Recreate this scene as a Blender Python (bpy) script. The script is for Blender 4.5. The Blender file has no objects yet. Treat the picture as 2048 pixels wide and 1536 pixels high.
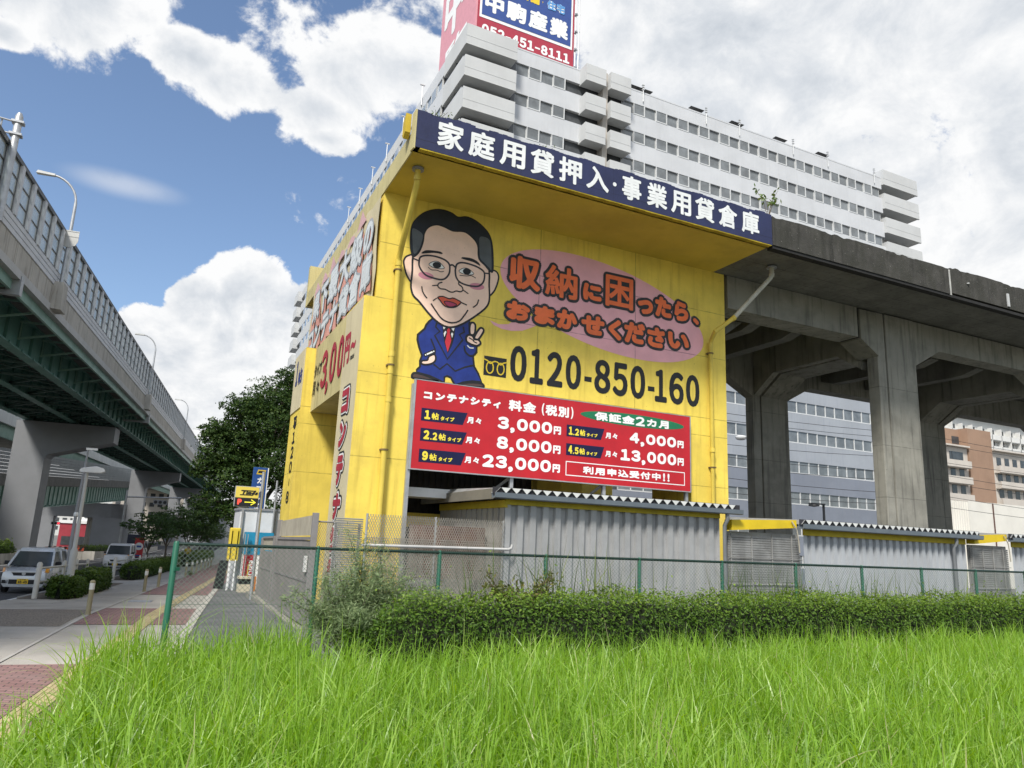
import bpy, bmesh, math, random
import numpy as np
from mathutils import Vector, Matrix
from mathutils.geometry import tessellate_polygon
random.seed(7); rng = np.random.default_rng(7)
SC = bpy.context.scene; COL = SC.collection
R = math.radians

# ------------------------------------------------------------ camera, sky, sun, exposure
H = 2.1
cam = bpy.data.objects.new('camera', bpy.data.cameras.new('camera')); COL.objects.link(cam)
yaw, pit, rol = R(25.143), R(12.161), R(2.474)
fw = Vector((math.sin(yaw)*math.cos(pit), math.cos(yaw)*math.cos(pit), math.sin(pit)))
rt0 = Vector((math.cos(yaw), -math.sin(yaw), 0)); up0 = rt0.cross(fw)
rt = rt0*math.cos(rol)+up0*math.sin(rol); up = up0*math.cos(rol)-rt0*math.sin(rol)
cam.matrix_world = Matrix(((rt.x, up.x, -fw.x, 0), (rt.y, up.y, -fw.y, 0), (rt.z, up.z, -fw.z, H), (0, 0, 0, 1)))
cam.data.sensor_width = 36; cam.data.lens = 36*1448.8/2048; cam.data.clip_end = 6000; cam.data.clip_start = .05
SC.camera = cam
SUN_DIR = Vector((-.46, -.50, .78)).normalized()          # towards the sun
sun = bpy.data.objects.new('sun', bpy.data.lights.new('sun', 'SUN')); COL.objects.link(sun)
sun.data.energy = 4.3; sun.data.angle = R(11); sun.data.color = (1, .955, .88)
sun.rotation_euler = SUN_DIR.to_track_quat('Z', 'Y').to_euler()
vs = SC.view_settings; vs.view_transform = 'Standard'; vs.look = 'None'; vs.gamma = 1; vs.exposure = 0.22; vs.use_curve_mapping = False

def build_world():
    w = bpy.data.worlds.new('World'); SC.world = w; w.use_nodes = True
    nt = w.node_tree; N = nt.nodes; L = nt.links; bg = N['Background']
    def nd(t, **k):
        n = N.new(t)
        for a, b in k.items(): setattr(n, a, b)
        return n
    def m(op, a, b=None, c=None, clamp=False):
        n = nd('ShaderNodeMath', operation=op, use_clamp=clamp)
        for i, v in enumerate((a, b, c)):
            if v is None: continue
            if isinstance(v, (int, float)): n.inputs[i].default_value = v
            else: L.new(v, n.inputs[i])
        return n.outputs[0]
    sky = nd('ShaderNodeTexSky', sky_type='NISHITA', sun_disc=False, altitude=50, air_density=1.0, dust_density=1.6, ozone_density=2.5)
    sky.sun_elevation = math.asin(SUN_DIR.z); sky.sun_rotation = math.atan2(SUN_DIR.x, SUN_DIR.y)
    tc = nd('ShaderNodeTexCoord'); sp = nd('ShaderNodeSeparateXYZ'); L.new(tc.outputs['Generated'], sp.inputs[0])
    x, y, z = sp.outputs
    hyp = m('SQRT', m('ADD', m('MULTIPLY', x, x), m('MULTIPLY', y, y)))
    az = m('ARCTAN2', x, y); el = m('DIVIDE', z, m('MAXIMUM', hyp, .05))
    def noise(scale, detail, rough, off, dist=0.0, stretch=1.0):
        mp = nd('ShaderNodeMapping'); mp.inputs['Location'].default_value = off; mp.inputs['Scale'].default_value = (scale, scale, scale*stretch)
        L.new(tc.outputs['Generated'], mp.inputs[0])
        n = nd('ShaderNodeTexNoise'); n.inputs['Scale'].default_value = 1; n.inputs['Detail'].default_value = detail
        n.inputs['Roughness'].default_value = rough; n.inputs['Distortion'].default_value = dist
        L.new(mp.outputs[0], n.inputs['Vector']); return n.outputs['Fac']
    n1 = noise(9, 9, .62, (3, 1, 2), .25, 1.25); n2 = noise(2.6, 4, .55, (7, 2, 5)); n3 = noise(24, 7, .62, (1, 9, 4), .4)
    off = (SUN_DIR*-.012)
    n1b = noise(9, 9, .62, (3+.10, 1+.05, 2-.30), .25, 1.25)
    def ell(u, v, ru, rv, k=1.0):
        a = m('DIVIDE', m('SUBTRACT', az, u), ru); b = m('DIVIDE', m('SUBTRACT', el, v), rv)
        return m('MULTIPLY', m('SUBTRACT', 1.0, m('SQRT', m('ADD', m('MULTIPLY', a, a), m('MULTIPLY', b, b)))), k)
    E = [(-.17, .665, .115, .085), (-.27, .645, .1, .06), (-.25, .575, .03, .02), (-.045, .635, .075, .05), (.035, .615, .10, .055), (.13, .60, .09, .07), (.155, .56, .06, .032),
         (.17, .66, .12, .09), (.24, .70, .14, .10), (.9, .78, .75, .5), (.72, .62, .34, .22), (1.25, .5, .5, .4), (-1.3, .9, .8, .5), (-2.4, .8, .9, .5), (2.6, .8, 1.0, .6), (-.75, 1.0, .35, .22)]
    d = None
    for e in E:
        q = ell(*e); d = q if d is None else m('MAXIMUM', d, q)
    cum = None
    for e in [(.075, .275, .085, .10), (-.035, .22, .07, .055), (.015, .285, .05, .055), (.15, .29, .06, .06), (.06, .12, .40, .10), (.22, .2, .09, .09), (1.1, .15, .8, .22), (-.7, .1, .5, .12)]:
        q = ell(*e); cum = q if cum is None else m('MAXIMUM', cum, q)
    top = m('MAXIMUM', el, 0)
    base = m('MULTIPLY', m('SUBTRACT', n2, .50), 1.5)
    fine = m('ADD', m('MULTIPLY', m('SUBTRACT', n1, .5), 2.4), m('MULTIPLY', m('SUBTRACT', n3, .5), .8))
    d1 = m('ADD', m('ADD', m('MULTIPLY', m('MAXIMUM', d, -1.0), 1.15), fine), m('MULTIPLY', base, .35))
    d2 = m('ADD', m('MULTIPLY', m('MAXIMUM', cum, -1.2), 1.9), m('MULTIPLY', fine, .95))
    def ramp(v, lo, hi):
        n = nd('ShaderNodeMapRange', interpolation_type='SMOOTHSTEP'); n.inputs['From Min'].default_value = lo; n.inputs['From Max'].default_value = hi
        L.new(v, n.inputs['Value']); return n.outputs[0]
    a1 = ramp(d1, -.02, .30); a2 = ramp(d2, .02, .20)
    # a thin wisp
    wis = m('MULTIPLY', ramp(m('ADD', ell(-.095, .425, .085, .022), m('MULTIPLY', m('SUBTRACT', n2, .5), .8)), -.05, .9), .38)
    alpha = m('MAXIMUM', m('MAXIMUM', a1, a2), wis)
    thick = m('MAXIMUM', ramp(d1, .15, 1.25), m('MULTIPLY', ramp(d2, .15, 1.1), .55))
    rel = m('MULTIPLY', m('SUBTRACT', n1, n1b), 1.8)
    rel3 = m('MULTIPLY', m('SUBTRACT', n3, .5), .22)
    shade = m('ADD', m('SUBTRACT', 1.0, m('MULTIPLY', thick, .44)), m('ADD', rel, rel3), clamp=True)
    cr = nd('ShaderNodeValToRGB'); L.new(shade, cr.inputs[0])
    cr.color_ramp.elements[0].position = .25; cr.color_ramp.elements[0].color = (.54, .59, .655, 1)
    cr.color_ramp.elements[1].position = .98; cr.color_ramp.elements[1].color = (.97, .975, .98, 1)
    e = cr.color_ramp.elements.new(.62); e.color = (.73, .765, .81, 1)
    skys = nd('ShaderNodeMix', data_type='RGBA', blend_type='MULTIPLY'); skys.inputs['Factor'].default_value = 1
    L.new(sky.outputs[0], skys.inputs['A']); skys.inputs['B'].default_value = (SKY_GAIN[0], SKY_GAIN[1], SKY_GAIN[2], 1)
    mx = nd('ShaderNodeMix', data_type='RGBA'); L.new(alpha, mx.inputs['Factor']); L.new(skys.outputs['Result'], mx.inputs['A'])
    cg = nd('ShaderNodeMix', data_type='RGBA', blend_type='MULTIPLY'); cg.inputs['Factor'].default_value = 1
    L.new(cr.outputs[0], cg.inputs['A']); cg.inputs['B'].default_value = (8.7, 8.7, 8.7, 1)
    L.new(cg.outputs['Result'], mx.inputs['B'])
    L.new(mx.outputs['Result'], bg.inputs[0]); bg.inputs[1].default_value = .1
SKY_GAIN = (1.55, 1.55, 1.55)
build_world()

# ------------------------------------------------------------ helpers
def gz(y): return -0.024*min(max(y-20, 0), 115)
A6 = R(6); D2 = (math.sin(A6), math.cos(A6)); N2 = (math.cos(A6), -math.sin(A6))
def hw(t, n, z=0.0): return (t*D2[0]+n*N2[0], t*D2[1]+n*N2[1], z)      # road frame: along, across (right +), up
def hg(t, n, dz=0.0):
    p = hw(t, n); return (p[0], p[1], gz(p[1])+dz)

MATS = {}
def mat(name, col, rough=.7, var=.12, scale=2.0, streak=0.0, streak_col=(.05, .05, .045), bump=0.0, bscale=30, metal=0.0, spec=.4, seams=None, blotch=0.0, blotch_col=None, bl_scale=.6, speck=0.0, speck_col=(.08, .07, .05), emit=0.0, spread=(0, 0, 0), coat=0.0, topdirt=None, cracks=0.0, holes=0.0, hole_col=(.05, .04, .02)):
    if name in MATS: return MATS[name]
    M = bpy.data.materials.new(name); M.use_nodes = True; nt = M.node_tree; N = nt.nodes; L = nt.links; B = N['Principled BSDF']
    geo = N.new('ShaderNodeNewGeometry')
    def noise(sc, det=4, ro=.55, scv=(1, 1, 1)):
        mp = N.new('ShaderNodeMapping'); mp.inputs['Scale'].default_value = scv; L.new(geo.outputs['Position'], mp.inputs[0])
        n = N.new('ShaderNodeTexNoise'); n.inputs['Scale'].default_value = sc; n.inputs['Detail'].default_value = det; n.inputs['Roughness'].default_value = ro
        L.new(mp.outputs[0], n.inputs['Vector']); return n.outputs['Fac']
    def rng_(v, lo, hi, a=0.0, b=1.0):
        n = N.new('ShaderNodeMapRange'); n.inputs[1].default_value = lo; n.inputs[2].default_value = hi; n.inputs[3].default_value = a; n.inputs[4].default_value = b
        n.interpolation_type = 'SMOOTHSTEP'; L.new(v, n.inputs[0]); return n.outputs[0]
    def mix(f, a, b, bt='MIX'):
        n = N.new('ShaderNodeMix'); n.data_type = 'RGBA'; n.blend_type = bt
        if isinstance(f, float): n.inputs['Factor'].default_value = f
        else: L.new(f, n.inputs['Factor'])
        for k, v in (('A', a), ('B', b)):
            if isinstance(v, tuple): n.inputs[k].default_value = (*v[:3], 1)
            else: L.new(v, n.inputs[k])
        return n.outputs['Result']
    c = tuple(col)
    if var:
        lo = tuple(max(0, v*(1-var)) for v in col); hi = tuple(min(1, v*(1+var)) for v in col)
        c = mix(rng_(noise(scale, 6, .62), .3, .7), lo, hi)
    if blotch: c = mix(rng_(noise(bl_scale, 5, .6), .52, .72, 0, blotch), c, blotch_col or (.1, .1, .09))
    if streak: c = mix(rng_(noise(1.0, 5, .6, (5, 5, .35)), .48, .75, 0, streak), c, streak_col)
    if topdirt: c = mix(rng_(noise(2.2, 6, .65, (1, 1, .5)), .42, .62, 0, topdirt), c, (.035, .035, .028))
    if cracks:
        vo = N.new('ShaderNodeTexVoronoi'); vo.feature = 'DISTANCE_TO_EDGE'; vo.inputs['Scale'].default_value = cracks; vm = N.new('ShaderNodeVectorMath'); vm.operation = 'ADD'
        nz = N.new('ShaderNodeTexNoise'); nz.inputs['Scale'].default_value = 1.6; nz.inputs['Detail'].default_value = 5; L.new(geo.outputs['Position'], nz.inputs['Vector']); L.new(geo.outputs['Position'], vm.inputs[0]); L.new(nz.outputs['Color'], vm.inputs[1]); L.new(vm.outputs[0], vo.inputs['Vector'])
        kk = N.new('ShaderNodeMath'); kk.operation = 'MULTIPLY'; L.new(rng_(vo.outputs['Distance'], .002, .007, .75, 0), kk.inputs[0]); L.new(rng_(noise(.5, 3), .45, .6), kk.inputs[1]); c = mix(kk.outputs[0], c, tuple(v*.3 for v in col))
    if holes:
        vo = N.new('ShaderNodeTexVoronoi'); vo.inputs['Scale'].default_value = holes; L.new(geo.outputs['Position'], vo.inputs['Vector'])
        c = mix(rng_(vo.outputs['Distance'], .012*holes, .03*holes, .85, 0), c, hole_col)
    if speck: c = mix(rng_(noise(16, 2, .5), .70, .76, 0, speck), c, speck_col)
    if seams:
        sp = N.new('ShaderNodeSeparateXYZ'); L.new(geo.outputs['Position'], sp.inputs[0])
        wob = noise(1.5, 3); acc = None
        for ax, val, wd in seams:
            a = N.new('ShaderNodeMath'); a.operation = 'SUBTRACT'; L.new(sp.outputs['XYZ'.index(ax)], a.inputs[0]); a.inputs[1].default_value = val
            w2 = N.new('ShaderNodeMath'); w2.operation = 'MULTIPLY_ADD'; L.new(wob, w2.inputs[0]); w2.inputs[1].default_value = .03; L.new(a.outputs[0], w2.inputs[2])
            b = N.new('ShaderNodeMath'); b.operation = 'SUBTRACT'; L.new(w2.outputs[0], b.inputs[0]); b.inputs[1].default_value = .015
            e = N.new('ShaderNodeMath'); e.operation = 'ABSOLUTE'; L.new(b.outputs[0], e.inputs[0])
            f = rng_(e.outputs[0], 0, wd, 1, 0)
            if acc is None: acc = f
            else:
                q = N.new('ShaderNodeMath'); q.operation = 'MAXIMUM'; L.new(acc, q.inputs[0]); L.new(f, q.inputs[1]); acc = q.outputs[0]
        k = N.new('ShaderNodeMath'); k.operation = 'MULTIPLY'; L.new(acc, k.inputs[0]); L.new(rng_(noise(2.5, 4), .3, .6, .25, .8), k.inputs[1])
        c = mix(k.outputs[0], c, tuple(v*.25 for v in col))
    if isinstance(c, tuple): B.inputs['Base Color'].default_value = (*c[:3], 1)
    else: L.new(c, B.inputs['Base Color'])
    L.new(rng_(noise(scale*2.3, 4), .2, .8, max(0, rough-.08), min(1, rough+.08)), B.inputs['Roughness'])
    B.inputs['Metallic'].default_value = metal; B.inputs['Specular IOR Level'].default_value = spec
    if coat: B.inputs['Coat Weight'].default_value = coat; B.inputs['Coat Roughness'].default_value = .05
    if bump:
        bp = N.new('ShaderNodeBump'); bp.inputs['Strength'].default_value = min(1, bump); bp.inputs['Distance'].default_value = .02
        L.new(noise(bscale, 5, .6), bp.inputs['Height']); L.new(bp.outputs[0], B.inputs['Normal'])
    if emit:
        B.inputs['Emission Strength'].default_value = emit; B.inputs['Emission Color'].default_value = (*col, 1)
    MATS[name] = M; return M

def glass(name, col=(.05, .06, .07), rough=.08, spec=.9, var=.3):
    return mat(name, col, rough, var, .8, spec=spec)

def leafmat(name, cols, trans=.35, rough=.45, spec=.4):
    if name in MATS: return MATS[name]
    M = bpy.data.materials.new(name); M.use_nodes = True; nt = M.node_tree; N = nt.nodes; L = nt.links; B = N['Principled BSDF']; out = N['Material Output']
    at = N.new('ShaderNodeAttribute'); at.attribute_name = 'rnd'; cr = N.new('ShaderNodeValToRGB'); L.new(at.outputs['Fac'], cr.inputs[0])
    for i, c in enumerate(cols):
        p = i/(len(cols)-1)
        e = cr.color_ramp.elements[i] if i < 2 and len(cols) == 2 else (cr.color_ramp.elements[0] if i == 0 else (cr.color_ramp.elements[-1] if i == len(cols)-1 else cr.color_ramp.elements.new(p)))
        e.position = p; e.color = (*c, 1)
    L.new(cr.outputs[0], B.inputs['Base Color']); B.inputs['Roughness'].default_value = rough; B.inputs['Specular IOR Level'].default_value = spec
    t = N.new('ShaderNodeBsdfTranslucent'); hs = N.new('ShaderNodeHueSaturation'); hs.inputs['Saturation'].default_value = 1.15; hs.inputs['Value'].default_value = 1.5; hs.inputs['Hue'].default_value = .485
    L.new(cr.outputs[0], hs.inputs['Color']); L.new(hs.outputs[0], t.inputs[0])
    mx = N.new('ShaderNodeMixShader'); mx.inputs[0].default_value = trans; L.new(B.outputs[0], mx.inputs[1]); L.new(t.outputs[0], mx.inputs[2]); L.new(mx.outputs[0], out.inputs[0])
    MATS[name] = M; return M

def tag(o, label=None, cat=None, group=None, kind=None):
    if label: o['label'] = label
    if cat: o['category'] = cat
    if group: o['group'] = group
    if kind: o['kind'] = kind
    return o
def thing(name, label, cat, loc=(0, 0, 0), rz=0.0, group=None):
    o = bpy.data.objects.new(name, None); COL.objects.link(o); o.empty_display_size = .2
    o.location = loc; o.rotation_euler = (0, 0, rz); return tag(o, label, cat, group)
def copy_tree(o, parent=None):
    c = o.copy(); COL.objects.link(c); c.parent = parent
    for ch in list(o.children): copy_tree(ch, c)
    return c

def loc_of(o):
    v = Vector((0, 0, 0))
    while o is not None: v = v+o.location; o = o.parent
    return v
def flush(mb, name, m, parent):
    """link what has been collected as one part and start afresh"""
    if mb.v: mb.build(name, m, parent, fix=False)
    mb.v, mb.f, mb.m = [], [], []
class MB:
    def __init__(s): s.v = []; s.f = []; s.m = []; s.xf = None
    def add(s, vs, fs, mi=0):
        b = len(s.v); s.v += [tuple(p) for p in vs]; s.f += [tuple(b+i for i in f) for f in fs]; s.m += [mi]*len(fs); return s
    def box(s, x0, x1, y0, y1, z0, z1, mi=0):
        return s.add([(x0, y0, z0), (x1, y0, z0), (x1, y1, z0), (x0, y1, z0), (x0, y0, z1), (x1, y0, z1), (x1, y1, z1), (x0, y1, z1)],
                     [(3, 2, 1, 0), (4, 5, 6, 7), (0, 1, 5, 4), (1, 2, 6, 5), (2, 3, 7, 6), (3, 0, 4, 7)], mi)
    def hexa(s, p, mi=0):            # 8 corners, bottom ring then top ring
        return s.add(p, [(3, 2, 1, 0), (4, 5, 6, 7), (0, 1, 5, 4), (1, 2, 6, 5), (2, 3, 7, 6), (3, 0, 4, 7)], mi)
    def prism(s, poly, a, b, axis='y', mi=0):
        n = len(poly)
        P = lambda u, w, q: (u, q, w) if axis == 'y' else ((q, u, w) if axis == 'x' else (u, w, q))
        vs = [P(u, w, a) for u, w in poly]+[P(u, w, b) for u, w in poly]
        return s.add(vs, [tuple(range(n)), tuple(range(2*n-1, n-1, -1))]+[(i, n+i, n+(i+1) % n, (i+1) % n) for i in range(n)], mi)
    def tube(s, pts, r, seg=8, mi=0, cap=True):
        pts = [Vector(p) for p in pts]; rs = r if isinstance(r, (list, tuple)) else [r]*len(pts); rings = []
        ref = None
        for i, p in enumerate(pts):
            d = (pts[min(i+1, len(pts)-1)]-pts[max(i-1, 0)]).normalized()
            if ref is None: ref = Vector((0, 0, 1)) if abs(d.z) < .9 else Vector((1, 0, 0))
            a = d.cross(ref).normalized(); b = d.cross(a).normalized()
            rings.append([p+(a*math.cos(2*math.pi*k/seg)+b*math.sin(2*math.pi*k/seg))*rs[i] for k in range(seg)])
        vs = [q for rg in rings for q in rg]; fs = []
        for i in range(len(pts)-1):
            for k in range(seg):
                fs.append((i*seg+k, i*seg+(k+1) % seg, (i+1)*seg+(k+1) % seg, (i+1)*seg+k))
        if cap: fs += [tuple(range(seg-1, -1, -1)), tuple((len(pts)-1)*seg+k for k in range(seg))]
        return s.add(vs, fs, mi)
    def bar(s, a, b, w, h, mi=0):     # square bar between two points
        a = Vector(a); b = Vector(b); d = (b-a).normalized(); u = d.cross(Vector((0, 0, 1)))
        u = u.normalized() if u.length > 1e-4 else Vector((1, 0, 0)); v = u.cross(d).normalized(); u = u*w/2; v = v*h/2
        return s.hexa([a-u-v, a+u-v, b+u-v, b-u-v, a-u+v, a+u+v, b+u+v, b-u+v], mi)
    def lathe(s, prof, c, seg=16, mi=0):
        vs = []; fs = []; n = len(prof)
        for r, z in prof:
            for k in range(seg): vs.append((c[0]+r*math.cos(2*math.pi*k/seg), c[1]+r*math.sin(2*math.pi*k/seg), c[2]+z))
        for i in range(n-1):
            for k in range(seg): fs.append((i*seg+k, i*seg+(k+1) % seg, (i+1)*seg+(k+1) % seg, (i+1)*seg+k))
        fs += [tuple(range(seg-1, -1, -1)), tuple((n-1)*seg+k for k in range(seg))]
        return s.add(vs, fs, mi)
    def build(s, name, mats, parent=None, smooth=False, local=False, bevel=0.0, fix=True):
        me = bpy.data.meshes.new(name); vs = s.v
        if s.xf: vs = [s.xf(*p) for p in vs]
        if parent is not None and not local:
            o0 = loc_of(parent); vs = [(p[0]-o0.x, p[1]-o0.y, p[2]-o0.z) for p in vs]
        me.from_pydata(vs, [], s.f)
        for q in (mats if isinstance(mats, (list, tuple)) else [mats]): me.materials.append(q)
        me.polygons.foreach_set('material_index', s.m); me.update()
        if fix and len(s.f) < 60000:
            bm = bmesh.new(); bm.from_mesh(me)
            if bevel:
                bmesh.ops.remove_doubles(bm, verts=bm.verts, dist=1e-5)
                ed = [e for e in bm.edges if len(e.link_faces) == 2 and e.calc_face_angle(0) > .6]
                bmesh.ops.bevel(bm, geom=ed, offset=bevel, segments=2, affect='EDGES', profile=.6)
            bmesh.ops.recalc_face_normals(bm, faces=bm.faces); bm.to_mesh(me); bm.free()
        if smooth:
            me.polygons.foreach_set('use_smooth', [True]*len(me.polygons)); 
            if hasattr(me, 'set_sharp_from_angle'): me.set_sharp_from_angle(angle=R(40))
        o = bpy.data.objects.new(name, me); COL.objects.link(o)
        if parent is not None: o.parent = parent
        return o
def npmesh(name, V, F, m, parent=None, rnd=None, smooth=False, loops=4):
    me = bpy.data.meshes.new(name); V = np.asarray(V, np.float32); F = np.asarray(F, np.int32)
    if parent is not None:
        o0 = loc_of(parent); V = V-np.array([o0.x, o0.y, o0.z], np.float32)
    me.vertices.add(len(V)); me.vertices.foreach_set('co', V.ravel()); k = F.shape[1]
    me.loops.add(F.size); me.loops.foreach_set('vertex_index', F.ravel()); me.polygons.add(len(F))
    me.polygons.foreach_set('loop_start', np.arange(0, F.size, k, dtype=np.int32))
    if smooth: me.polygons.foreach_set('use_smooth', np.ones(len(F), bool))
    me.update(calc_edges=True); me.materials.append(m)
    if rnd is not None:
        a = me.attributes.new('rnd', 'FLOAT', 'POINT'); a.data.foreach_set('value', np.asarray(rnd, np.float32))
    o = bpy.data.objects.new(name, me); COL.objects.link(o)
    if parent is not None: o.parent = parent
    return o
def leaves(P, size, asp=.5, up=.35, nrm=None):
    """diamond leaves at points P, random turn, normals leaning to nrm or up"""
    n = len(P); d = rng.normal(size=(n, 3)); d /= np.linalg.norm(d, axis=1)[:, None]
    nn = rng.normal(size=(n, 3)); nn[:, 2] += up*2
    if nrm is not None: nn += nrm*1.2
    nn /= np.linalg.norm(nn, axis=1)[:, None]
    a = d-nn*(d*nn).sum(1)[:, None]; a /= np.linalg.norm(a, axis=1)[:, None]+1e-9; b = np.cross(nn, a)
    s = (size*rng.uniform(.6, 1.3, n))[:, None] if np.isscalar(size) else (size*rng.uniform(.6, 1.3, n))[:, None]
    V = np.empty((n, 4, 3)); V[:, 0] = P-a*s*.5; V[:, 1] = P+b*s*asp*.5-nn*s*.06; V[:, 2] = P+a*s*.5-nn*s*.15; V[:, 3] = P-b*s*asp*.5-nn*s*.06
    return V.reshape(-1, 3), np.arange(4*n).reshape(n, 4)

# ------------------------------------------------------------ lettering
GLY = {}
def glyph(ch):
    if ch in GLY: return GLY[ch]
    cu = bpy.data.curves.new('g', 'FONT'); cu.body = ch; cu.resolution_u = 4; cu.fill_mode = 'FRONT'
    o = bpy.data.objects.new('g', cu); COL.objects.link(o); bpy.context.view_layer.update()
    me = o.to_mesh(); V = np.array([v.co[:2] for v in me.vertices]) if len(me.vertices) else np.zeros((0, 2)); F = [tuple(p.vertices) for p in me.polygons]
    o.to_mesh_clear(); bpy.data.objects.remove(o); bpy.data.curves.remove(cu); GLY[ch] = (V, F); return GLY[ch]
FW = {c: chr(0xFF10+int(c)) for c in '0123456789'}
def put(mb, ch, u0, v0, u1, v1, r, pl, d, mi=0, shear=0.0, rings=None, native=False, fit=True):
    """one character, its outline box fitted to (u0,v0)-(u1,v1) on plane pl, stroke thickened by r, d metres proud"""
    V, F = glyph(ch if native else FW.get(ch, ch))
    if not len(V): return
    lo = V.min(0); hi = V.max(0); s = np.array([(u1-u0-2*r)/max(hi[0]-lo[0], .05), (v1-v0-2*r)/max(hi[1]-lo[1], .05)])
    P = (V-lo)*s+np.array([u0+r, v0+r])
    if shear: P[:, 0] += (P[:, 1]-v0)*shear
    offs = [(0, 0)]
    if r > 0:
        for rr, n in (rings or ([(r, 12)] if r < .05 else [(r*.5, 8), (r, 14)])):
            offs += [(rr*math.cos(2*math.pi*k/n), rr*math.sin(2*math.pi*k/n)) for k in range(n)]
    for k, (a, b) in enumerate(offs):
        mb.add([pl(p[0]+a, p[1]+b, d+.00022*k) for p in P], F, mi)
ADV = {',': .36, '.': .36, '-': .5, '(': .5, ')': .5, '!': .42, '・': .5, ' ': .35}
def line(mb, s, u0, v0, u1, h, r, pl, d, mi=0, digit=.62, step=1.0, shear=0.0):
    """a row of characters filling u0..u1, h tall; full-width cells for kana and kanji"""
    if not s: return
    adv = [digit if c in FW else ADV.get(c, step) for c in s]; k = (u1-u0)/sum(adv); u = u0
    for c, a in zip(s, adv):
        w = a*k
        if c == ' ': u += w; continue
        V, F = glyph(FW.get(c, c))
        if len(V):
            lo = V.min(0); hi = V.max(0)
            if c in FW: put(mb, c, u+w*.06, v0, u+w*.94, v0+h, r, pl, d, mi, shear)
            elif c in ',.': put(mb, c, u+w*.1, v0-h*(.26 if c == ',' else 0), u+w*.8, v0+h*.2, r, pl, d, mi)
            elif c in '()': put(mb, c, u+w*(.45 if c == '(' else .15), v0-h*.02, u+w*(.85 if c == '(' else .55), v0+h*1.02, r*.7, pl, d, mi)
            elif c == '-': put(mb, c, u+w*.1, v0+h*.38, u+w*.9, v0+h*.55, min(r, h*.03), pl, d, mi)
            elif c == '!': put(mb, c, u+w*.3, v0, u+w*.75, v0+h, r, pl, d, mi)
            else:
                sy = h/.92; sx = w/1.0      # CJK cell: baseline -.12 .. .88
                b0 = lo[1]+.12; put(mb, c, u+max(0, lo[0])*sx, v0+b0*sy*.92, u+min(1, hi[0])*sx, v0+(b0+hi[1]-lo[1])*sy*.92, r, pl, d, mi, shear)
        u += w
def smooth_closed(pts, closed=True, k=5):
    n = len(pts); out = []
    for i in range(n if closed else n-1):
        p = [pts[(i+j) % n] if closed else pts[min(max(i+j, 0), n-1)] for j in (-1, 0, 1, 2)]
        for s in range(k):
            t = s/k; out.append(tuple(.5*((2*p[1][a])+(-p[0][a]+p[2][a])*t+(2*p[0][a]-5*p[1][a]+4*p[2][a]-p[3][a])*t*t+(-p[0][a]+3*p[1][a]-3*p[2][a]+p[3][a])*t**3) for a in (0, 1)))
    if not closed: out.append(tuple(pts[-1]))
    return out
def fill2(mb, pts, pl, d, mi=0):
    tr = tessellate_polygon([[Vector((p[0], p[1], 0)) for p in pts]]); mb.add([pl(p[0], p[1], d) for p in pts], [tuple(t) for t in tr], mi)
def stroke2(mb, pts, w, pl, d, mi=0, closed=False):
    n = len(pts); L_ = []; R_ = []
    for i in range(n):
        a = pts[(i-1) % n] if (closed or i > 0) else pts[i]; b = pts[(i+1) % n] if (closed or i < n-1) else pts[i]
        dx, dy = b[0]-a[0], b[1]-a[1]; l = math.hypot(dx, dy) or 1; nx, ny = -dy/l*w/2, dx/l*w/2
        L_.append((pts[i][0]+nx, pts[i][1]+ny)); R_.append((pts[i][0]-nx, pts[i][1]-ny))
    vs = [pl(p[0], p[1], d) for p in L_]+[pl(p[0], p[1], d) for p in R_]
    mb.add(vs, [(i, (i+1) % n, n+(i+1) % n, n+i) for i in range(n if closed else n-1)], mi)
    if not closed:
        for q in (pts[0], pts[-1]):
            mb.add([pl(q[0]+w/2*math.cos(2*math.pi*k/10), q[1]+w/2*math.sin(2*math.pi*k/10), d+.0004) for k in range(10)], [tuple(range(10))], mi)
def front(Y, k=1.0): return lambda u, v, d: (u*k, Y-d, H+(v-H)*k)
def side(X): return lambda u, v, d: (X-d, -u, v)       # u = -Y, so the words read from the far end to the near end
# ------------------------------------------------------------ materials
YEL = (.78, .60, .10)
seam_y = [('Z', 8.2, .02), ('Z', 6.17, .02), ('Z', 5.6, .02), ('Z', 4.0, .02), ('Z', 9.75, .02), ('X', 9.2, .02), ('X', 12.6, .02)]
m_yel = mat('yellow_paint', YEL, .62, .10, .9, bump=.25, bscale=9, seams=seam_y, speck=.7, speck_col=(.22, .15, .04), blotch=.6, blotch_col=(.60, .44, .09), bl_scale=.7, streak=.6, streak_col=(.50, .36, .06), holes=1.25, hole_col=(.25, .17, .03))
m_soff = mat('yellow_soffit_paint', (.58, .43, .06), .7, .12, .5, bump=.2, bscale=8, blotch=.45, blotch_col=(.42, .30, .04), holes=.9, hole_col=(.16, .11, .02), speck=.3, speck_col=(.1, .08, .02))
m_beige = mat('faded_cream_paint', (.52, .46, .23), .75, .1, .8, streak=.6, streak_col=(.30, .24, .10), bump=.2)
m_navy = mat('navy_paint', (.018, .024, .075), .65, .2, .8, streak=.35, streak_col=(.012, .016, .06), bump=.3, bscale=12, speck=.5, speck_col=(.01, .012, .03), seams=[('Z', 11.42, .015), ('X', 7.2, .01), ('X', 10.0, .01), ('X', 12.7, .01)])
m_white = mat('white_paint', (.78, .79, .78), .6, .05, 3)
m_ink = mat('black_paint', (.012, .013, .016), .55, .2, 2)
m_conc = mat('pier_concrete', (.25, .243, .21), .85, .18, 1.2, streak=.7, streak_col=(.062, .06, .052), holes=1.3, hole_col=(.05, .05, .045), bump=.5, bscale=26, speck=.35, blotch=.35, blotch_col=(.14, .135, .11), seams=[('Z', 2.3, .02), ('Z', 4.2, .02), ('Z', 6.1, .02), ('Z', 8.3, .02)])
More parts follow.
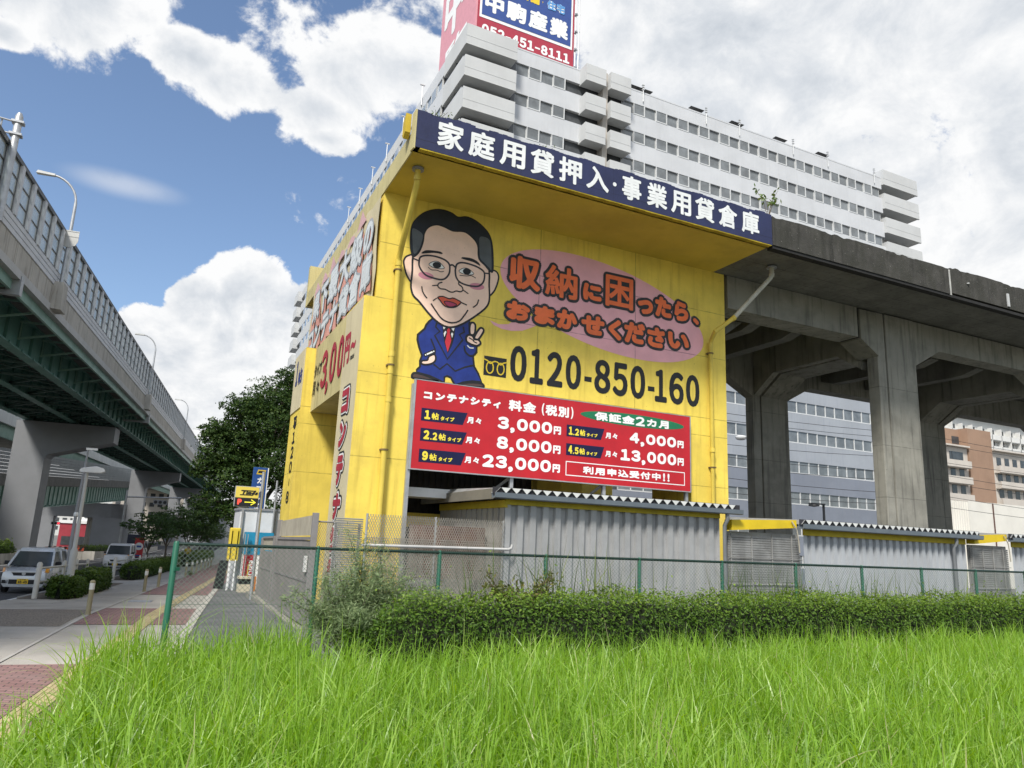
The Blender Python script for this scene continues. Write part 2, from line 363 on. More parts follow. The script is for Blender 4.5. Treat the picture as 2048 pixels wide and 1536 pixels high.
m_concd = mat('old_dark_concrete', (.15, .148, .135), .9, .18, .9, streak=.5, streak_col=(.045, .045, .04), holes=.9, hole_col=(.05, .05, .045), bump=.4, bscale=14, blotch=.4, blotch_col=(.07, .07, .062), seams=[('X', 17.6, .02), ('X', 19.4, .02), ('X', 21.2, .02), ('X', 23.0, .02), ('Y', 16.7, .02), ('Y', 17.4, .015)])
m_para = mat('mossy_black_concrete', (.055, .053, .047), .95, .25, 1.5, streak=.95, streak_col=(.016, .016, .013), bump=.9, bscale=22, blotch=.7, blotch_col=(.022, .022, .017), bl_scale=1.6, speck=.6, speck_col=(.30, .29, .26), topdirt=.75)
m_gal = mat('galvanised_steel', (.40, .41, .42), .45, .12, 3, metal=.55)
m_grey = mat('grey_paint_steel', (.27, .28, .30), .55, .1, 2)
m_asph = mat('asphalt', (.055, .056, .060), .9, .25, 1.3, bump=.5, bscale=90, blotch=.4, blotch_col=(.085, .085, .085))
m_lot = mat('old_asphalt', (.135, .136, .138), .9, .25, .9, cracks=.3, bump=.5, bscale=80, blotch=.5, blotch_col=(.15, .15, .145), bl_scale=.8)
m_slab = mat('pavement_concrete', (.40, .375, .33), .9, .14, .7, bump=.4, bscale=60, blotch=.5, blotch_col=(.28, .26, .215), bl_scale=.6, cracks=.35, speck=.3, speck_col=(.2, .18, .15))
m_aggr = mat('exposed_aggregate', (.23, .20, .165), .95, .5, 30, bump=.8, bscale=60, blotch=.3, blotch_col=(.30, .27, .22))
m_tact = mat('yellow_tactile_tiles', (.44, .365, .20), .85, .18, 2, blotch=.6, blotch_col=(.38, .33, .22), bl_scale=.9)
m_soil = mat('field_soil', (.06, .065, .025), .95, .3, 3, bump=.5)
m_grnd = mat('ground_grey', (.15, .15, .14), .95, .2, .2)
m_line = mat('road_white_paint', (.70, .70, .68), .7, .15, 4)
def brickmat():
    M = bpy.data.materials.new('red_paving_brick'); M.use_nodes = True; nt = M.node_tree; N = nt.nodes; L = nt.links; B = N['Principled BSDF']
    geo = N.new('ShaderNodeNewGeometry'); mp = N.new('ShaderNodeMapping'); mp.inputs['Rotation'].default_value = (0, 0, A6+R(0)); L.new(geo.outputs['Position'], mp.inputs[0])
    bt = N.new('ShaderNodeTexBrick'); bt.inputs['Scale'].default_value = 1; bt.inputs['Brick Width'].default_value = .21; bt.inputs['Row Height'].default_value = .105; bt.inputs['Mortar Size'].default_value = .008
    bt.inputs['Color1'].default_value = (.24, .13, .12, 1); bt.inputs['Color2'].default_value = (.32, .19, .175, 1); bt.inputs['Mortar'].default_value = (.06, .05, .045, 1); L.new(mp.outputs[0], bt.inputs['Vector'])
    no = N.new('ShaderNodeTexNoise'); no.inputs['Scale'].default_value = 1.4; no.inputs['Detail'].default_value = 5; L.new(geo.outputs['Position'], no.inputs['Vector'])
    mx = N.new('ShaderNodeMix'); mx.data_type = 'RGBA'; mr = N.new('ShaderNodeMapRange'); mr.inputs[1].default_value = .45; mr.inputs[2].default_value = .75; mr.inputs[4].default_value = .5
    L.new(no.outputs[0], mr.inputs[0]); L.new(mr.outputs[0], mx.inputs['Factor']); L.new(bt.outputs[0], mx.inputs['A']); mx.inputs['B'].default_value = (.24, .19, .17, 1)
    L.new(mx.outputs['Result'], B.inputs['Base Color']); B.inputs['Roughness'].default_value = .9
    bp = N.new('ShaderNodeBump'); bp.inputs['Strength'].default_value = .5; bp.inputs['Distance'].default_value = .01; L.new(bt.outputs['Fac'], bp.inputs['Height']); bp.invert = True; L.new(bp.outputs[0], B.inputs['Normal'])
    return M
m_brick = brickmat()

# ------------------------------------------------------------ ground, road, pavement
def sheet(name, left, right, m, dz, kind='structure', t0=None, t1=None, step=2.0, parent=None):
    """strip between two lateral offsets (numbers or functions of t) following the ground"""
    fl = left if callable(left) else (lambda t: left); fr = right if callable(right) else (lambda t: right)
    ts = [t0]; 
    while ts[-1] < t1-1e-6: ts.append(min(t1, ts[-1]+(step if ts[-1] < 160 else 30)))
    vs = []
    for t in ts: vs += [hg(t, fl(t), dz), hg(t, fr(t), dz)]
    mb = MB(); mb.add(vs, [(2*i, 2*i+1, 2*i+3, 2*i+2) for i in range(len(ts)-1)])
    o = mb.build(name, m, parent, fix=False)
    if kind: o['kind'] = kind
    return o
ys = [-300, -20, 0, 20]+list(range(25, 136, 5))+[200, 400, 900, 3000]
mb = MB(); mb.add([(x, y, gz(y)-.22) for y in ys for x in (-2500, 2500)], [(2*i, 2*i+1, 2*i+3, 2*i+2) for i in range(len(ys)-1)])
mb.build('ground', m_grnd, fix=False)['kind'] = 'structure'
sheet('road', -34, -6.25, m_asph, -.15, t0=-12, t1=420)
lm = MB()
def dash(n, t, l, w=.15):
    a = [hg(t, n-w/2, -.146), hg(t, n+w/2, -.146), hg(t+l, n+w/2, -.146), hg(t+l, n-w/2, -.146)]; lm.add(a, [(0, 1, 2, 3)])
for k in range(16):
    dash(-9.75, 21.5+k*10, 5.5); dash(-13.1, 26+k*10, 5.5)
for k in range(60): dash(-6.62, -6+k*3, 3.02, .16)
for k in range(30): dash(-16.45, 20+k*5, 5.02, .16)
for n in (-10.6, -11.5, -12.4): lm.add([hg(93, n, -.145), hg(93, n+.45, -.145), hg(97, n+.45, -.145), hg(97, n, -.145)], [(0, 1, 2, 3)])
lm.build('road_markings', m_line, fix=False)['kind'] = 'structure'
kb = MB()
for k in range(100):
    t = -12+k*2.0
    if 17.2 < t < 25: continue
    kb.add([hg(t, -6.25, -.3), hg(t, -6.08, -.3), hg(t+1.985, -6.08, -.3), hg(t+1.985, -6.25, -.3), hg(t, -6.24, .004), hg(t, -6.08, .004), hg(t+1.985, -6.08, .004), hg(t+1.985, -6.24, .004)], [(3, 2, 1, 0), (4, 5, 6, 7), (0, 1, 5, 4), (1, 2, 6, 5), (2, 3, 7, 6), (3, 0, 4, 7)])
kb.build('kerb', mat('kerb_stone', (.30, .29, .26), .9, .15, 2, blotch=.4, blotch_col=(.15, .14, .12)), fix=False)['kind'] = 'structure'
sheet('pavement', -6.08, -.88, m_slab, -.012, t0=-12, t1=200)
sheet('pavement_ramp', lambda t: -6.3, lambda t: -6.05, m_slab, -.03, t0=17.2, t1=25)
sheet('aggregate_paving', -6.0, -3.42, m_aggr, -.006, t0=17.7, t1=21.4)
sheet('planting_bed', -6.08, -4.75, mat('bed_soil', (.14, .115, .085), .95, .25, 3, bump=.5), -.006, t0=25.2, t1=35.8)
sheet('planting_bed', -6.08, -4.75, MATS['bed_soil'], -.006, t0=38.5, t1=120)
bl = lambda t: -3.3+.011*max(0, t-20)                      # the line of bollards
su = lambda t: -2.47+.0235*t*.9 if t < 25 else -1.94+.0245*(t-25)      # tactile strip, left edge
sl = lambda t: su(t)+.30
for a, b in ((-12, 13.1), (18.0, 21.9), (27.9, 200)): sheet('brick_paving', lambda t: bl(t)+.06, lambda t: su(t)-.02, m_brick, -.002, t0=a, t1=b)
for a, b in ((-12, 13.1), (18.0, 21.9), (27.9, 200)): sheet('brick_paving', lambda t: sl(t)+.02, lambda t: -.95+.01*max(0, t-18), m_brick, -.002, t0=a, t1=b)
sheet('paving_joint', lambda t: bl(t)-.02, lambda t: bl(t)+.04, mat('pale_joint', (.46, .44, .40), .9, .1), .002, t0=-12, t1=160)
sheet('tactile_strip', su, sl, m_tact, .004, t0=-12, t1=160)
tb = MB()
for k in range(4):
    for i in range(60):
        t = i*.75; n = lambda q: su(q)+.05+k*.067
        tb.add([hg(t, n(t)-.012, .006), hg(t, n(t)+.012, .006), hg(t+.7, n(t+.7)+.012, .006), hg(t+.7, n(t+.7)-.012, .006), hg(t, n(t)-.008, .011), hg(t, n(t)+.008, .011), hg(t+.7, n(t+.7)+.008, .011), hg(t+.7, n(t+.7)-.008, .011)], [(4, 5, 6, 7), (0, 1, 5, 4), (1, 2, 6, 5), (2, 3, 7, 6), (3, 0, 4, 7)])
tb.build('tactile_bars', mat('tactile_bar', (.48, .40, .22), .8, .15, 2), fix=False)['kind'] = 'structure'
sheet('edge_kerb', -1.05, -.87, mat('edge_stone', (.45, .43, .38), .9, .1, 2), .01, t0=12, t1=36)
def quadsheet(name, m, x0, x1, y0, y1, dz):
    yy = list(np.arange(y0, y1, 3.0))+[y1]; mb = MB(); mb.add([(x, y, gz(y)+dz) for y in yy for x in (x0, x1)], [(2*i, 2*i+1, 2*i+3, 2*i+2) for i in range(len(yy)-1)])
    mb.build(name, m, fix=False)['kind'] = 'structure'
mb = MB(); yy = list(np.arange(11.6, 60, 3)); vs = []
for y in yy: vs += [(y*math.tan(A6)-.87, y, gz(y)-.004), (62, y, gz(y)-.004)]
mb.add(vs, [(2*i, 2*i+1, 2*i+3, 2*i+2) for i in range(len(yy)-1)]); mb.build('lot_asphalt', m_lot, fix=False)['kind'] = 'structure'
mb = MB(); mb.add([hg(-2, -1.62, .008), (60, -6, .008), (60, 11.9, .008), (.05, 11.9, .008)], [(0, 1, 2, 3)]); mb.build('field_ground', m_soil, fix=False)['kind'] = 'structure'

# ------------------------------------------------------------ the yellow storage building under the viaduct end
bld = thing('storage_building', 'bright yellow storage building in the end bay of the old viaduct', 'building', (4.4, 18, 0))
def part(mb, name, m, parent=bld, **k): return mb.build(name, m, parent, **k)
part(MB().box(4.385, 16.2, 18.0, 18.4, 4.05, 11.2), 'front_wall', m_yel)
part(MB().box(4.09, 5.55, 17.997, 20.0, -.3, 8.2), 'column', m_yel)
part(MB().box(14.72, 16.2, 17.997, 20.0, -.3, 8.25), 'column', m_yel)
part(MB().box(3.77, 5.6, 24.5, 26.5, -.6, 8.2), 'column', m_yel)
part(MB().box(14.7, 16.1, 24.5, 26.5, -.6, 8.2), 'column', m_yel)
part(MB().box(4.10, 5.5, 20.0, 24.5, 6.0, 8.19), 'beam', mat('cream_beam_paint', (.50, .44, .22), .75, .12, .8, streak=.5, streak_col=(.25, .2, .08)))
part(MB().box(4.388, 4.75, 18.4, 27.9, 8.15, 11.2), 'side_wall', m_beige)
part(MB().box(4.4, 16.2, 27.5, 27.9, 4.0, 11.2), 'back_wall', m_yel)
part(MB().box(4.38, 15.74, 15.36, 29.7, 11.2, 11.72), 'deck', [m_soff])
sk = MB().box(4.36, 4.395, 15.62, 29.68, 11.17, 11.74); part(sk, 'deck_edge', m_beige)
# parapet with a crumbling, overgrown top
pv = MB(); n = 90; xs = [4.375+(15.745-4.375)*i/n for i in range(n+1)]
for i in range(n):
    h0, h1 = [12.17+.02*math.sin(x*5)+(.05*random.random() if (x < 6.6 or x > 14.6) else .02*random.random()) for x in xs[i:i+2]]
    pv.hexa([(xs[i], 15.34, 11.2), (xs[i+1], 15.34, 11.2), (xs[i+1], 15.6, 11.2), (xs[i], 15.6, 11.2), (xs[i], 15.345, h0), (xs[i+1], 15.345, h0), (xs[i+1], 15.59, h0), (xs[i], 15.59, h0)])
part(pv, 'parapet', m_navy)
part(MB().prism([(15.343, 11.16), (15.63, 11.2), (15.63, 12.0), (15.59, 12.18), (15.35, 12.19)], 4.335, 4.375, 'x'), 'parapet_end', m_beige)
part(MB().box(4.34, 15.74, 29.45, 29.72, 11.15, 12.9), 'back_parapet', m_beige)
part(MB().prism([(15.72, 11.75), (15.86, 11.62), (15.95, 11.75), (15.95, 12.1), (15.72, 12.25)], 4.2, 4.34, 'x'), 'bracket', mat('mustard_paint', (.50, .36, .03), .7, .1))
lip = MB()
for i in range(60):
    x = 4.5+i*.187; lip.box(x, x+.18, 15.345, 15.50, 11.165+.012*random.random(), 11.2)
part(lip, 'drip_edge', mat('ochre_paint', (.42, .31, .02), .8, .2, 4))
# inside, seen through the gap under the price board
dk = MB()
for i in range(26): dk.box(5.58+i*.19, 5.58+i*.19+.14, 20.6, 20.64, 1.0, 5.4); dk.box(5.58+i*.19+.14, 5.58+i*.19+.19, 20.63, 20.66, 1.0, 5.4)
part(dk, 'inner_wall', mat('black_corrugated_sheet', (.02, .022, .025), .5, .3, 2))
ib = MB().box(5.56, 9.6, 18.5, 19.4, 3.12, 3.36); part(ib, 'canopy', mat('white_canopy_sheet', (.72, .73, .73), .5, .06))
part(MB().box(5.56, 9.4, 20.2, 20.5, 2.35, 2.75), 'inner_beam', m_yel)
part(MB().box(10.55, 11.4, 20.3, 21.1, -.2, 8.0), 'inner_column', m_yel)
part(MB().box(13.2, 14.8, 20.6, 21.4, 2.9, 3.5), 'inner_beam', m_yel)
# rain pipes
def pipe(pts, r, col, joints, straps, name='rain_pipe'):
    p = MB().tube(pts, r, 14).build(name, col, bld, smooth=True)
    j = MB()
    for a, b in joints: j.tube([a, b], r*1.22, 14)
    j.build('coupling', col, p, smooth=True)
    s = MB()
    for q in straps: s.tube([(q[0], q[1], q[2]-.02), (q[0], q[1], q[2]+.02)], r*1.3, 14); s.box(q[0]-.1, q[0]+.0, q[1], q[1]+.12, q[2]-.02, q[2]+.02)
    s.build('pipe_clip', mat('rusty_clip', (.16, .11, .05), .8, .4, 8), p)
m_pipe = mat('yellow_pipe_paint', (.64, .49, .08), .45, .1, 1.5, streak=.25, streak_col=(.42, .32, .05))
pipe([(4.77, 16.3, 11.2), (4.77, 16.3, 10.95), (4.78, 16.34, 10.78), (4.86, 17.6, 9.55), (4.88, 17.8, 9.35), (4.89, 17.86, 9.1), (4.92, 17.87, .1)], .075, m_pipe,
     [((4.77, 16.3, 10.98), (4.77, 16.31, 10.86)), ((4.885, 17.84, 9.28), (4.89, 17.86, 9.12)), ((4.9, 17.87, 6.75), (4.9, 17.87, 6.62)), ((4.9, 17.87, 6.28), (4.9, 17.87, 6.16)), ((4.91, 17.87, 5.55), (4.91, 17.87, 5.42))], [(4.89, 17.87, 9.0), (4.9, 17.87, 6.4), (4.91, 17.87, 4.2)])
pipe([(15.35, 17.5, 8.93), (15.43, 17.8, 8.72), (15.46, 17.87, 8.5), (15.5, 17.87, .1)], .072, m_pipe, [((15.44, 17.84, 8.66), (15.46, 17.87, 8.5)), ((15.48, 17.87, 5.2), (15.48, 17.87, 5.08))], [(15.46, 17.87, 8.3), (15.5, 17.87, 4.6)])
pipe([(16.98, 16.62, 11.2), (16.98, 16.62, 10.9), (16.94, 16.64, 10.8), (15.95, 17.28, 9.45)], .072, mat('weathered_grey_pipe', (.45, .44, .38), .6, .15), [((16.98, 16.62, 10.95), (16.97, 16.63, 10.85))], [])
pipe([(15.95, 17.28, 9.45), (15.33, 17.52, 8.91)], .0725, m_pipe, [((15.97, 17.27, 9.46), (15.9, 17.3, 9.4))], [])
fl = MB().lathe([(.16, 0), (.16, .05), (.08, .07)], (16.98, 16.62, 11.13), 16).lathe([(.15, 0), (.15, .05), (.08, .07)], (4.77, 16.3, 11.13), 16); part(fl, 'pipe_flange', m_grey)

# white words on the navy parapet
pl_f = front(15.338); mb = MB()
boxes = [('家', 4.91, 11.36, 5.60, 12.09), ('庭', 5.73, 11.36, 6.44, 12.08), ('用', 6.58, 11.36, 7.30, 12.06), ('貸', 7.45, 11.35, 8.14, 12.08), ('押', 8.29, 11.36, 8.99, 12.08), ('入', 9.13, 11.38, 9.84, 12.06), ('事', 10.27, 11.36, 10.91, 12.08),
         ('業', 11.10, 11.36, 11.79, 12.08), ('用', 11.93, 11.36, 12.64, 12.06), ('貸', 12.79, 11.36, 13.49, 12.08), ('倉', 13.65, 11.36, 14.36, 12.08), ('庫', 14.53, 11.37, 15.22, 12.09)]
for c, a, b, c2, d in boxes: put(mb, c, a, b, c2, d, .023, pl_f, .004)
mb.add([pl_f(10.03+.06*math.cos(k*.5236), 11.70+.06*math.sin(k*.5236), .004) for k in range(12)], [tuple(range(12))])
part(mb, 'lettering', mat('aged_white_paint', (.70, .72, .72), .65, .08, 3), fix=False)

# the painted man, the speech bubble, the telephone number
MURAL = [('F','skin',[(5.317,9.5),(5.151,9.502),(5.069,9.373),(5.081,9.226),(5.173,8.966),(5.306,8.788),(5.372,8.764)],1,0.05),('F','skin',[(7.552,9.535),(7.762,9.607),(7.87,9.491),(7.86,9.292),(7.772,9.02),(7.64,8.84),(7.591,8.811)],1,0.05),('F','suit',[(5.99,7.881),(5.886,7.772),(5.819,7.669),(5.781,7.553),(5.603,7.36),(5.604,7.216),(5.664,7.027),(5.761,6.808),(5.718,6.659),(5.729,6.5),(5.646,6.4),(5.642,6.328),(5.99,6.287),(6.29,6.203),(6.432,6.159),(6.432,6.312),(6.504,6.349),(6.618,6.319),(6.681,6.219),(6.762,6.131),(6.965,6.23),(7.248,6.304),(7.518,6.322),(7.409,6.537),(7.271,6.729),(7.226,7.009),(7.326,7.135),(7.318,7.283),(7.181,7.449),(7.089,7.696),(7.055,7.934),(7.089,8.025)],0,0.06),('F','shoe',[(5.555,6.29),(5.643,6.311),(5.844,6.294),(6.067,6.236),(6.273,6.179),(6.145,6.175),(5.6,6.164),(5.525,6.206)],1,0.06),('F','shoe',[(6.836,6.159),(7.06,6.234),(7.346,6.275),(7.541,6.27),(7.585,6.184),(7.353,6.154),(7.008,6.145)],1,0.06),('F','ink',[(6.282,7.728),(6.648,7.79),(6.649,7.475),(6.59,7.207),(6.482,6.971),(6.382,7.211),(6.318,7.458)],0,0),('F','white',[(6.292,7.712),(6.387,7.709),(6.326,7.625)],0,0),('F','white',[(6.529,7.705),(6.634,7.717),(6.611,7.617)],0,0),('F','white',[(6.375,7.596),(6.406,7.564),(6.355,7.418),(6.33,7.515)],0,0),('F','white',[(6.566,7.582),(6.607,7.542),(6.578,7.426),(6.541,7.531)],0,0),('F','red',[(6.464,7.694),(6.511,7.637),(6.501,7.562),(6.562,7.35),(6.476,7.01),(6.383,7.285),(6.434,7.56),(6.415,7.621)],0,0),('S','ink',[(6.111,7.755),(6.089,7.659),(6.218,7.552),(6.078,7.419),(6.483,6.816),(6.892,7.421),(6.788,7.553),(6.926,7.65),(6.89,7.775)],0.05,0,0),('S','ink',[(6.115,6.609),(6.288,6.508),(6.482,6.689),(6.728,6.515),(6.996,6.662),(7.26,6.755)],0.045,0,0),('S','ink',[(5.984,7.294),(6.113,7.042),(6.116,6.916)],0.045,0,0),('S','ink',[(5.85,6.84),(6.089,6.981)],0.1,0,0),('S','white',[(5.86,6.841),(6.081,6.972)],0.04,0,0),('F','skin',[(5.938,6.763),(5.971,6.822),(6.096,6.886),(6.147,6.812),(6.127,6.701),(6.004,6.608),(5.824,6.571),(5.752,6.61),(5.781,6.665),(5.915,6.702)],1,0.05),('S','ink',[(6.951,7.245),(6.988,7.103),(7.129,7.004),(7.263,7.052),(7.324,7.172)],0.05,1,0),('F','skin',[(7.079,7.863),(7.113,7.944),(7.191,7.957),(7.245,7.872),(7.228,7.643),(7.113,7.606),(7.077,7.731)],1,0.06),('F','skin',[(7.366,7.817),(7.453,7.847),(7.5,7.792),(7.463,7.682),(7.335,7.492),(7.234,7.551)],1,0.06),('F','skin',[(6.993,7.512),(7.056,7.587),(7.174,7.578),(7.237,7.495),(7.355,7.495),(7.428,7.413),(7.364,7.337),(7.267,7.313),(7.109,7.344),(7.009,7.403)],1,0.06),('S','ink',[(7.08,7.507),(7.18,7.467),(7.232,7.419),(7.311,7.394)],0.035,1,0),('S','ink',[(7.224,7.549),(7.22,7.455)],0.03,1,0),('S','white',[(7.045,7.278),(7.116,7.23),(7.217,7.238)],0.03,1,0),('F','skin',[(5.388,10.047),(5.308,9.499),(5.32,9.089),(5.311,8.715),(5.343,8.536),(5.417,8.403),(5.572,8.284),(5.811,8.051),(6.028,7.868),(6.204,7.769),(6.377,7.715),(6.566,7.728),(6.771,7.818),(6.976,7.956),(7.237,8.172),(7.482,8.406),(7.593,8.58),(7.623,8.778),(7.592,9.161),(7.57,9.568),(7.408,10.504),(6.69,10.737),(5.907,10.747)],1,0.055),('F','hair',[(5.307,9.517),(5.228,9.707),(5.196,10.004),(5.208,10.349),(5.293,10.581),(5.519,10.848),(5.812,11.018),(6.079,11.074),(6.335,11.048),(6.537,10.968),(6.791,11.039),(7.076,10.988),(7.349,10.831),(7.545,10.616),(7.646,10.258),(7.691,9.603),(7.58,9.57),(7.432,9.697),(7.263,9.819),(7.205,9.964),(7.181,10.215),(7.091,10.373),(6.903,10.509),(6.72,10.566),(6.408,10.513),(6.151,10.571),(5.919,10.584),(5.698,10.464),(5.588,10.265),(5.569,10.011),(5.503,9.749),(5.404,9.576)],1,0.03),('F','grey',[(5.245,10.091),(5.241,10.319),(5.427,10.286),(5.537,10.196),(5.526,10.002),(5.465,9.769),(5.364,9.614),(5.305,9.668)],1,0),('F','grey',[(7.234,10.525),(7.499,10.525),(7.586,10.305),(7.638,9.641),(7.565,9.665),(7.417,9.772),(7.275,9.9),(7.231,10.226)],1,0),('F','pink',[(5.933,9.044),(5.918,9.012),(5.882,8.983),(5.83,8.961),(5.767,8.947),(5.699,8.943),(5.632,8.949),(5.573,8.964),(5.527,8.988),(5.5,9.017),(5.494,9.049),(5.509,9.081),(5.544,9.109),(5.595,9.132),(5.658,9.146),(5.727,9.151),(5.794,9.145),(5.854,9.129),(5.899,9.106),(5.927,9.076)],1,0),('F','pink',[(7.445,9.043),(7.431,9.011),(7.396,8.981),(7.344,8.956),(7.28,8.938),(7.209,8.929),(7.14,8.93),(7.079,8.941),(7.031,8.96),(7.002,8.987),(6.993,9.017),(7.007,9.049),(7.041,9.079),(7.093,9.104),(7.157,9.122),(7.227,9.131),(7.296,9.131),(7.358,9.12),(7.407,9.1),(7.437,9.074)],1,0),('F','ink',[(5.548,9.654),(5.634,9.762),(5.819,9.808),(6.085,9.824),(6.133,9.765),(5.899,9.749)],1,0),('F','ink',[(6.718,9.791),(6.766,9.811),(7.003,9.828),(7.206,9.767),(7.282,9.662),(7.069,9.725),(6.73,9.754)],1,0),('F','white',[(5.773,9.389),(5.888,9.493),(6.029,9.523),(6.148,9.458),(6.221,9.368),(6.08,9.324),(5.91,9.323)],1,0.018),('F','white',[(6.656,9.371),(6.767,9.477),(6.903,9.505),(7.025,9.453),(7.105,9.379),(6.973,9.326),(6.796,9.317)],1,0.018),('F','ink',[(6.126,9.418),(6.116,9.389),(6.096,9.363),(6.067,9.342),(6.031,9.328),(5.992,9.322),(5.955,9.326),(5.922,9.338),(5.897,9.357),(5.882,9.382),(5.879,9.41),(5.888,9.439),(5.908,9.465),(5.937,9.486),(5.973,9.5),(6.011,9.506),(6.049,9.503),(6.082,9.491),(6.108,9.472),(6.122,9.446)],1,0),('F','ink',[(7.013,9.414),(7.004,9.385),(6.984,9.358),(6.955,9.336),(6.92,9.322),(6.882,9.316),(6.845,9.32),(6.814,9.332),(6.79,9.352),(6.776,9.378),(6.773,9.406),(6.782,9.435),(6.802,9.462),(6.831,9.484),(6.866,9.498),(6.904,9.504),(6.94,9.5),(6.972,9.488),(6.997,9.468),(7.011,9.443)],1,0),('S','ink',[(5.76,9.301),(5.858,9.246),(6.008,9.267),(6.124,9.243),(6.208,9.27)],0.022,1,0),('S','ink',[(6.692,9.254),(6.897,9.276),(7.033,9.313),(7.165,9.271)],0.022,1,0),('S','frame',[(5.49,9.424),(5.518,9.544),(5.662,9.622),(5.906,9.655),(6.175,9.626),(6.334,9.545),(6.381,9.42),(6.373,9.246),(6.287,9.096),(6.158,9.022),(5.949,9.019),(5.721,9.058),(5.583,9.161),(5.499,9.294)],0.05,1,1),('S','frame',[(6.554,9.437),(6.586,9.559),(6.698,9.631),(6.914,9.647),(7.195,9.608),(7.38,9.529),(7.436,9.423),(7.417,9.224),(7.324,9.089),(7.189,9.024),(6.913,9.009),(6.694,9.062),(6.59,9.175),(6.552,9.321)],0.05,1,1),('S','frame',[(6.377,9.477),(6.452,9.512),(6.543,9.463)],0.05,1,0),('S','frame',[(5.32,9.463),(5.48,9.431)],0.04,0,0),('S','frame',[(7.424,9.47),(7.575,9.481)],0.04,0,0),('S','ink',[(6.182,8.946),(6.09,8.896),(6.073,8.808),(6.156,8.758),(6.289,8.764),(6.426,8.721),(6.522,8.728),(6.615,8.78),(6.731,8.779),(6.806,8.839),(6.771,8.933),(6.68,8.983),(6.672,9.054)],0.035,1,0),('S','ink',[(6.815,8.846),(6.966,8.77)],0.03,1,0),('S','ink',[(6.056,8.838),(5.917,8.8)],0.03,1,0),('F','lip',[(6.089,8.493),(6.227,8.547),(6.42,8.518),(6.532,8.557),(6.669,8.526),(6.77,8.473),(6.643,8.329),(6.493,8.277),(6.34,8.278),(6.241,8.335),(6.16,8.422)],1,0.035),('F','tongue',[(6.279,8.394),(6.368,8.438),(6.541,8.427),(6.649,8.386),(6.548,8.312),(6.396,8.295)],1,0.025),('S','ink',[(6.769,8.478),(6.938,8.433)],0.035,1,0),('S','ink',[(5.965,8.381),(6.053,8.464)],0.03,1,0),('S','ink',[(5.616,8.709),(5.642,8.593),(5.705,8.494),(5.775,8.424)],0.035,1,0),('S','ink',[(7.29,8.641),(7.248,8.5),(7.145,8.404)],0.035,1,0),('S','ink',[(5.916,8.275),(6.049,8.114),(6.211,7.938),(6.387,7.857),(6.577,7.856),(6.764,7.941),(6.889,8.113),(6.986,8.281)],0.04,1,0)]

cols = {'ink': m_ink, 'skin': mat('skin_paint', (.88, .63, .51), .6, .06, 2, speck=.25), 'suit': mat('blue_suit_paint', (.012, .03, .20), .5, .2, 2), 'shoe': mat('brown_shoe_paint', (.07, .045, .04), .55, .2), 'white': m_white,
        'red': mat('red_tie_paint', (.55, .03, .05), .55, .1), 'hair': mat('hair_paint', (.016, .022, .035), .5, .2), 'grey': mat('grey_temple_paint', (.10, .115, .13), .55, .15), 'pink': mat('cheek_pink_paint', (.62, .25, .32), .6, .08),
        'lip': mat('lip_red_paint', (.62, .10, .05), .55, .1), 'tongue': mat('tongue_paint', (.42, .05, .11), .55, .1), 'frame': mat('spectacle_frame_paint', (.03, .027, .035), .5, .15)}
ck = list(cols); pw = front(18.0)
mb = MB()
for i, e in enumerate(MURAL):
    d = .004+i*.00035
    if e[0] == 'F':
        p = smooth_closed(e[2]) if e[3] else e[2]
        if e[4]: 
            fill2(mb, p, pw, d, ck.index(e[1])); stroke2(mb, p, e[4], pw, d+.00015, ck.index('ink'), True)
        else: fill2(mb, p, pw, d, ck.index(e[1]))
    else:
        p = smooth_closed(e[2], bool(e[5])) if e[4] else e[2]
        stroke2(mb, p, e[3], pw, d, ck.index(e[1]), bool(e[5]))
part(mb, 'painted_man', list(cols.values()), fix=False)
m_pinkb = mat('pink_bubble_paint', (.82, .42, .47), .6, .08, 1.2, speck=.35, speck_col=(.35, .16, .2), seams=seam_y)
mb = MB(); th = R(-9)
bub = [(11.6+3.72*math.cos(t)*math.cos(th)-1.37*math.sin(t)*math.sin(th), 9.2+3.72*math.cos(t)*math.sin(th)+1.37*math.sin(t)*math.cos(th)) for t in np.linspace(0, 2*math.pi, 72, endpoint=False)]
fill2(mb, bub, pw, .004)
fill2(mb, [(7.67, 8.12), (7.95, 8.05), (8.25, 8.1), (8.8, 8.55), (9.3, 8.3), (9.0, 8.13), (8.7, 7.98), (8.35, 7.92), (8.05, 7.93), (7.8, 8.0)], pw, .0043)
part(mb, 'speech_bubble', m_pinkb, fix=False)
R1 = [('収', 8.20, 9.22, 9.22, 10.22), ('納', 9.38, 9.2, 10.48, 10.18), ('に', 10.68, 9.3, 11.34, 9.84), ('困', 11.48, 9.25, 12.50, 10.27), ('っ', 12.68, 9.22, 13.26, 9.70), ('た', 13.34, 9.24, 13.98, 9.92), ('ら', 14.10, 9.24, 14.66, 9.90), ('、', 14.84, 9.22, 15.10, 9.44),
      ('お', 8.16, 8.26, 8.92, 8.82), ('ま', 9.06, 8.28, 9.74, 8.84), ('か', 9.80, 8.26, 10.50, 8.86), ('せ', 10.64, 8.24, 11.46, 8.84), ('く', 11.60, 8.2, 12.08, 8.86), ('だ', 12.18, 8.2, 12.96, 8.88), ('さ', 13.04, 8.2, 13.72, 8.86), ('い', 13.84, 8.28, 14.68, 8.82)]
mo = MB(); mi_ = MB()
for c, a, b, c2, d in R1:
    rr = .05 if c not in '納困' else .03
    g = .085; put(mo, c, a-g, b-g, c2+g, d+g, rr+g, pw, .007, rings=[(rr, 8), ((rr+g)*.6, 10), (rr+g, 16)])
    put(mi_, c, a, b, c2, d, rr, pw, .018, rings=[(rr*.6, 8), (rr, 12)])
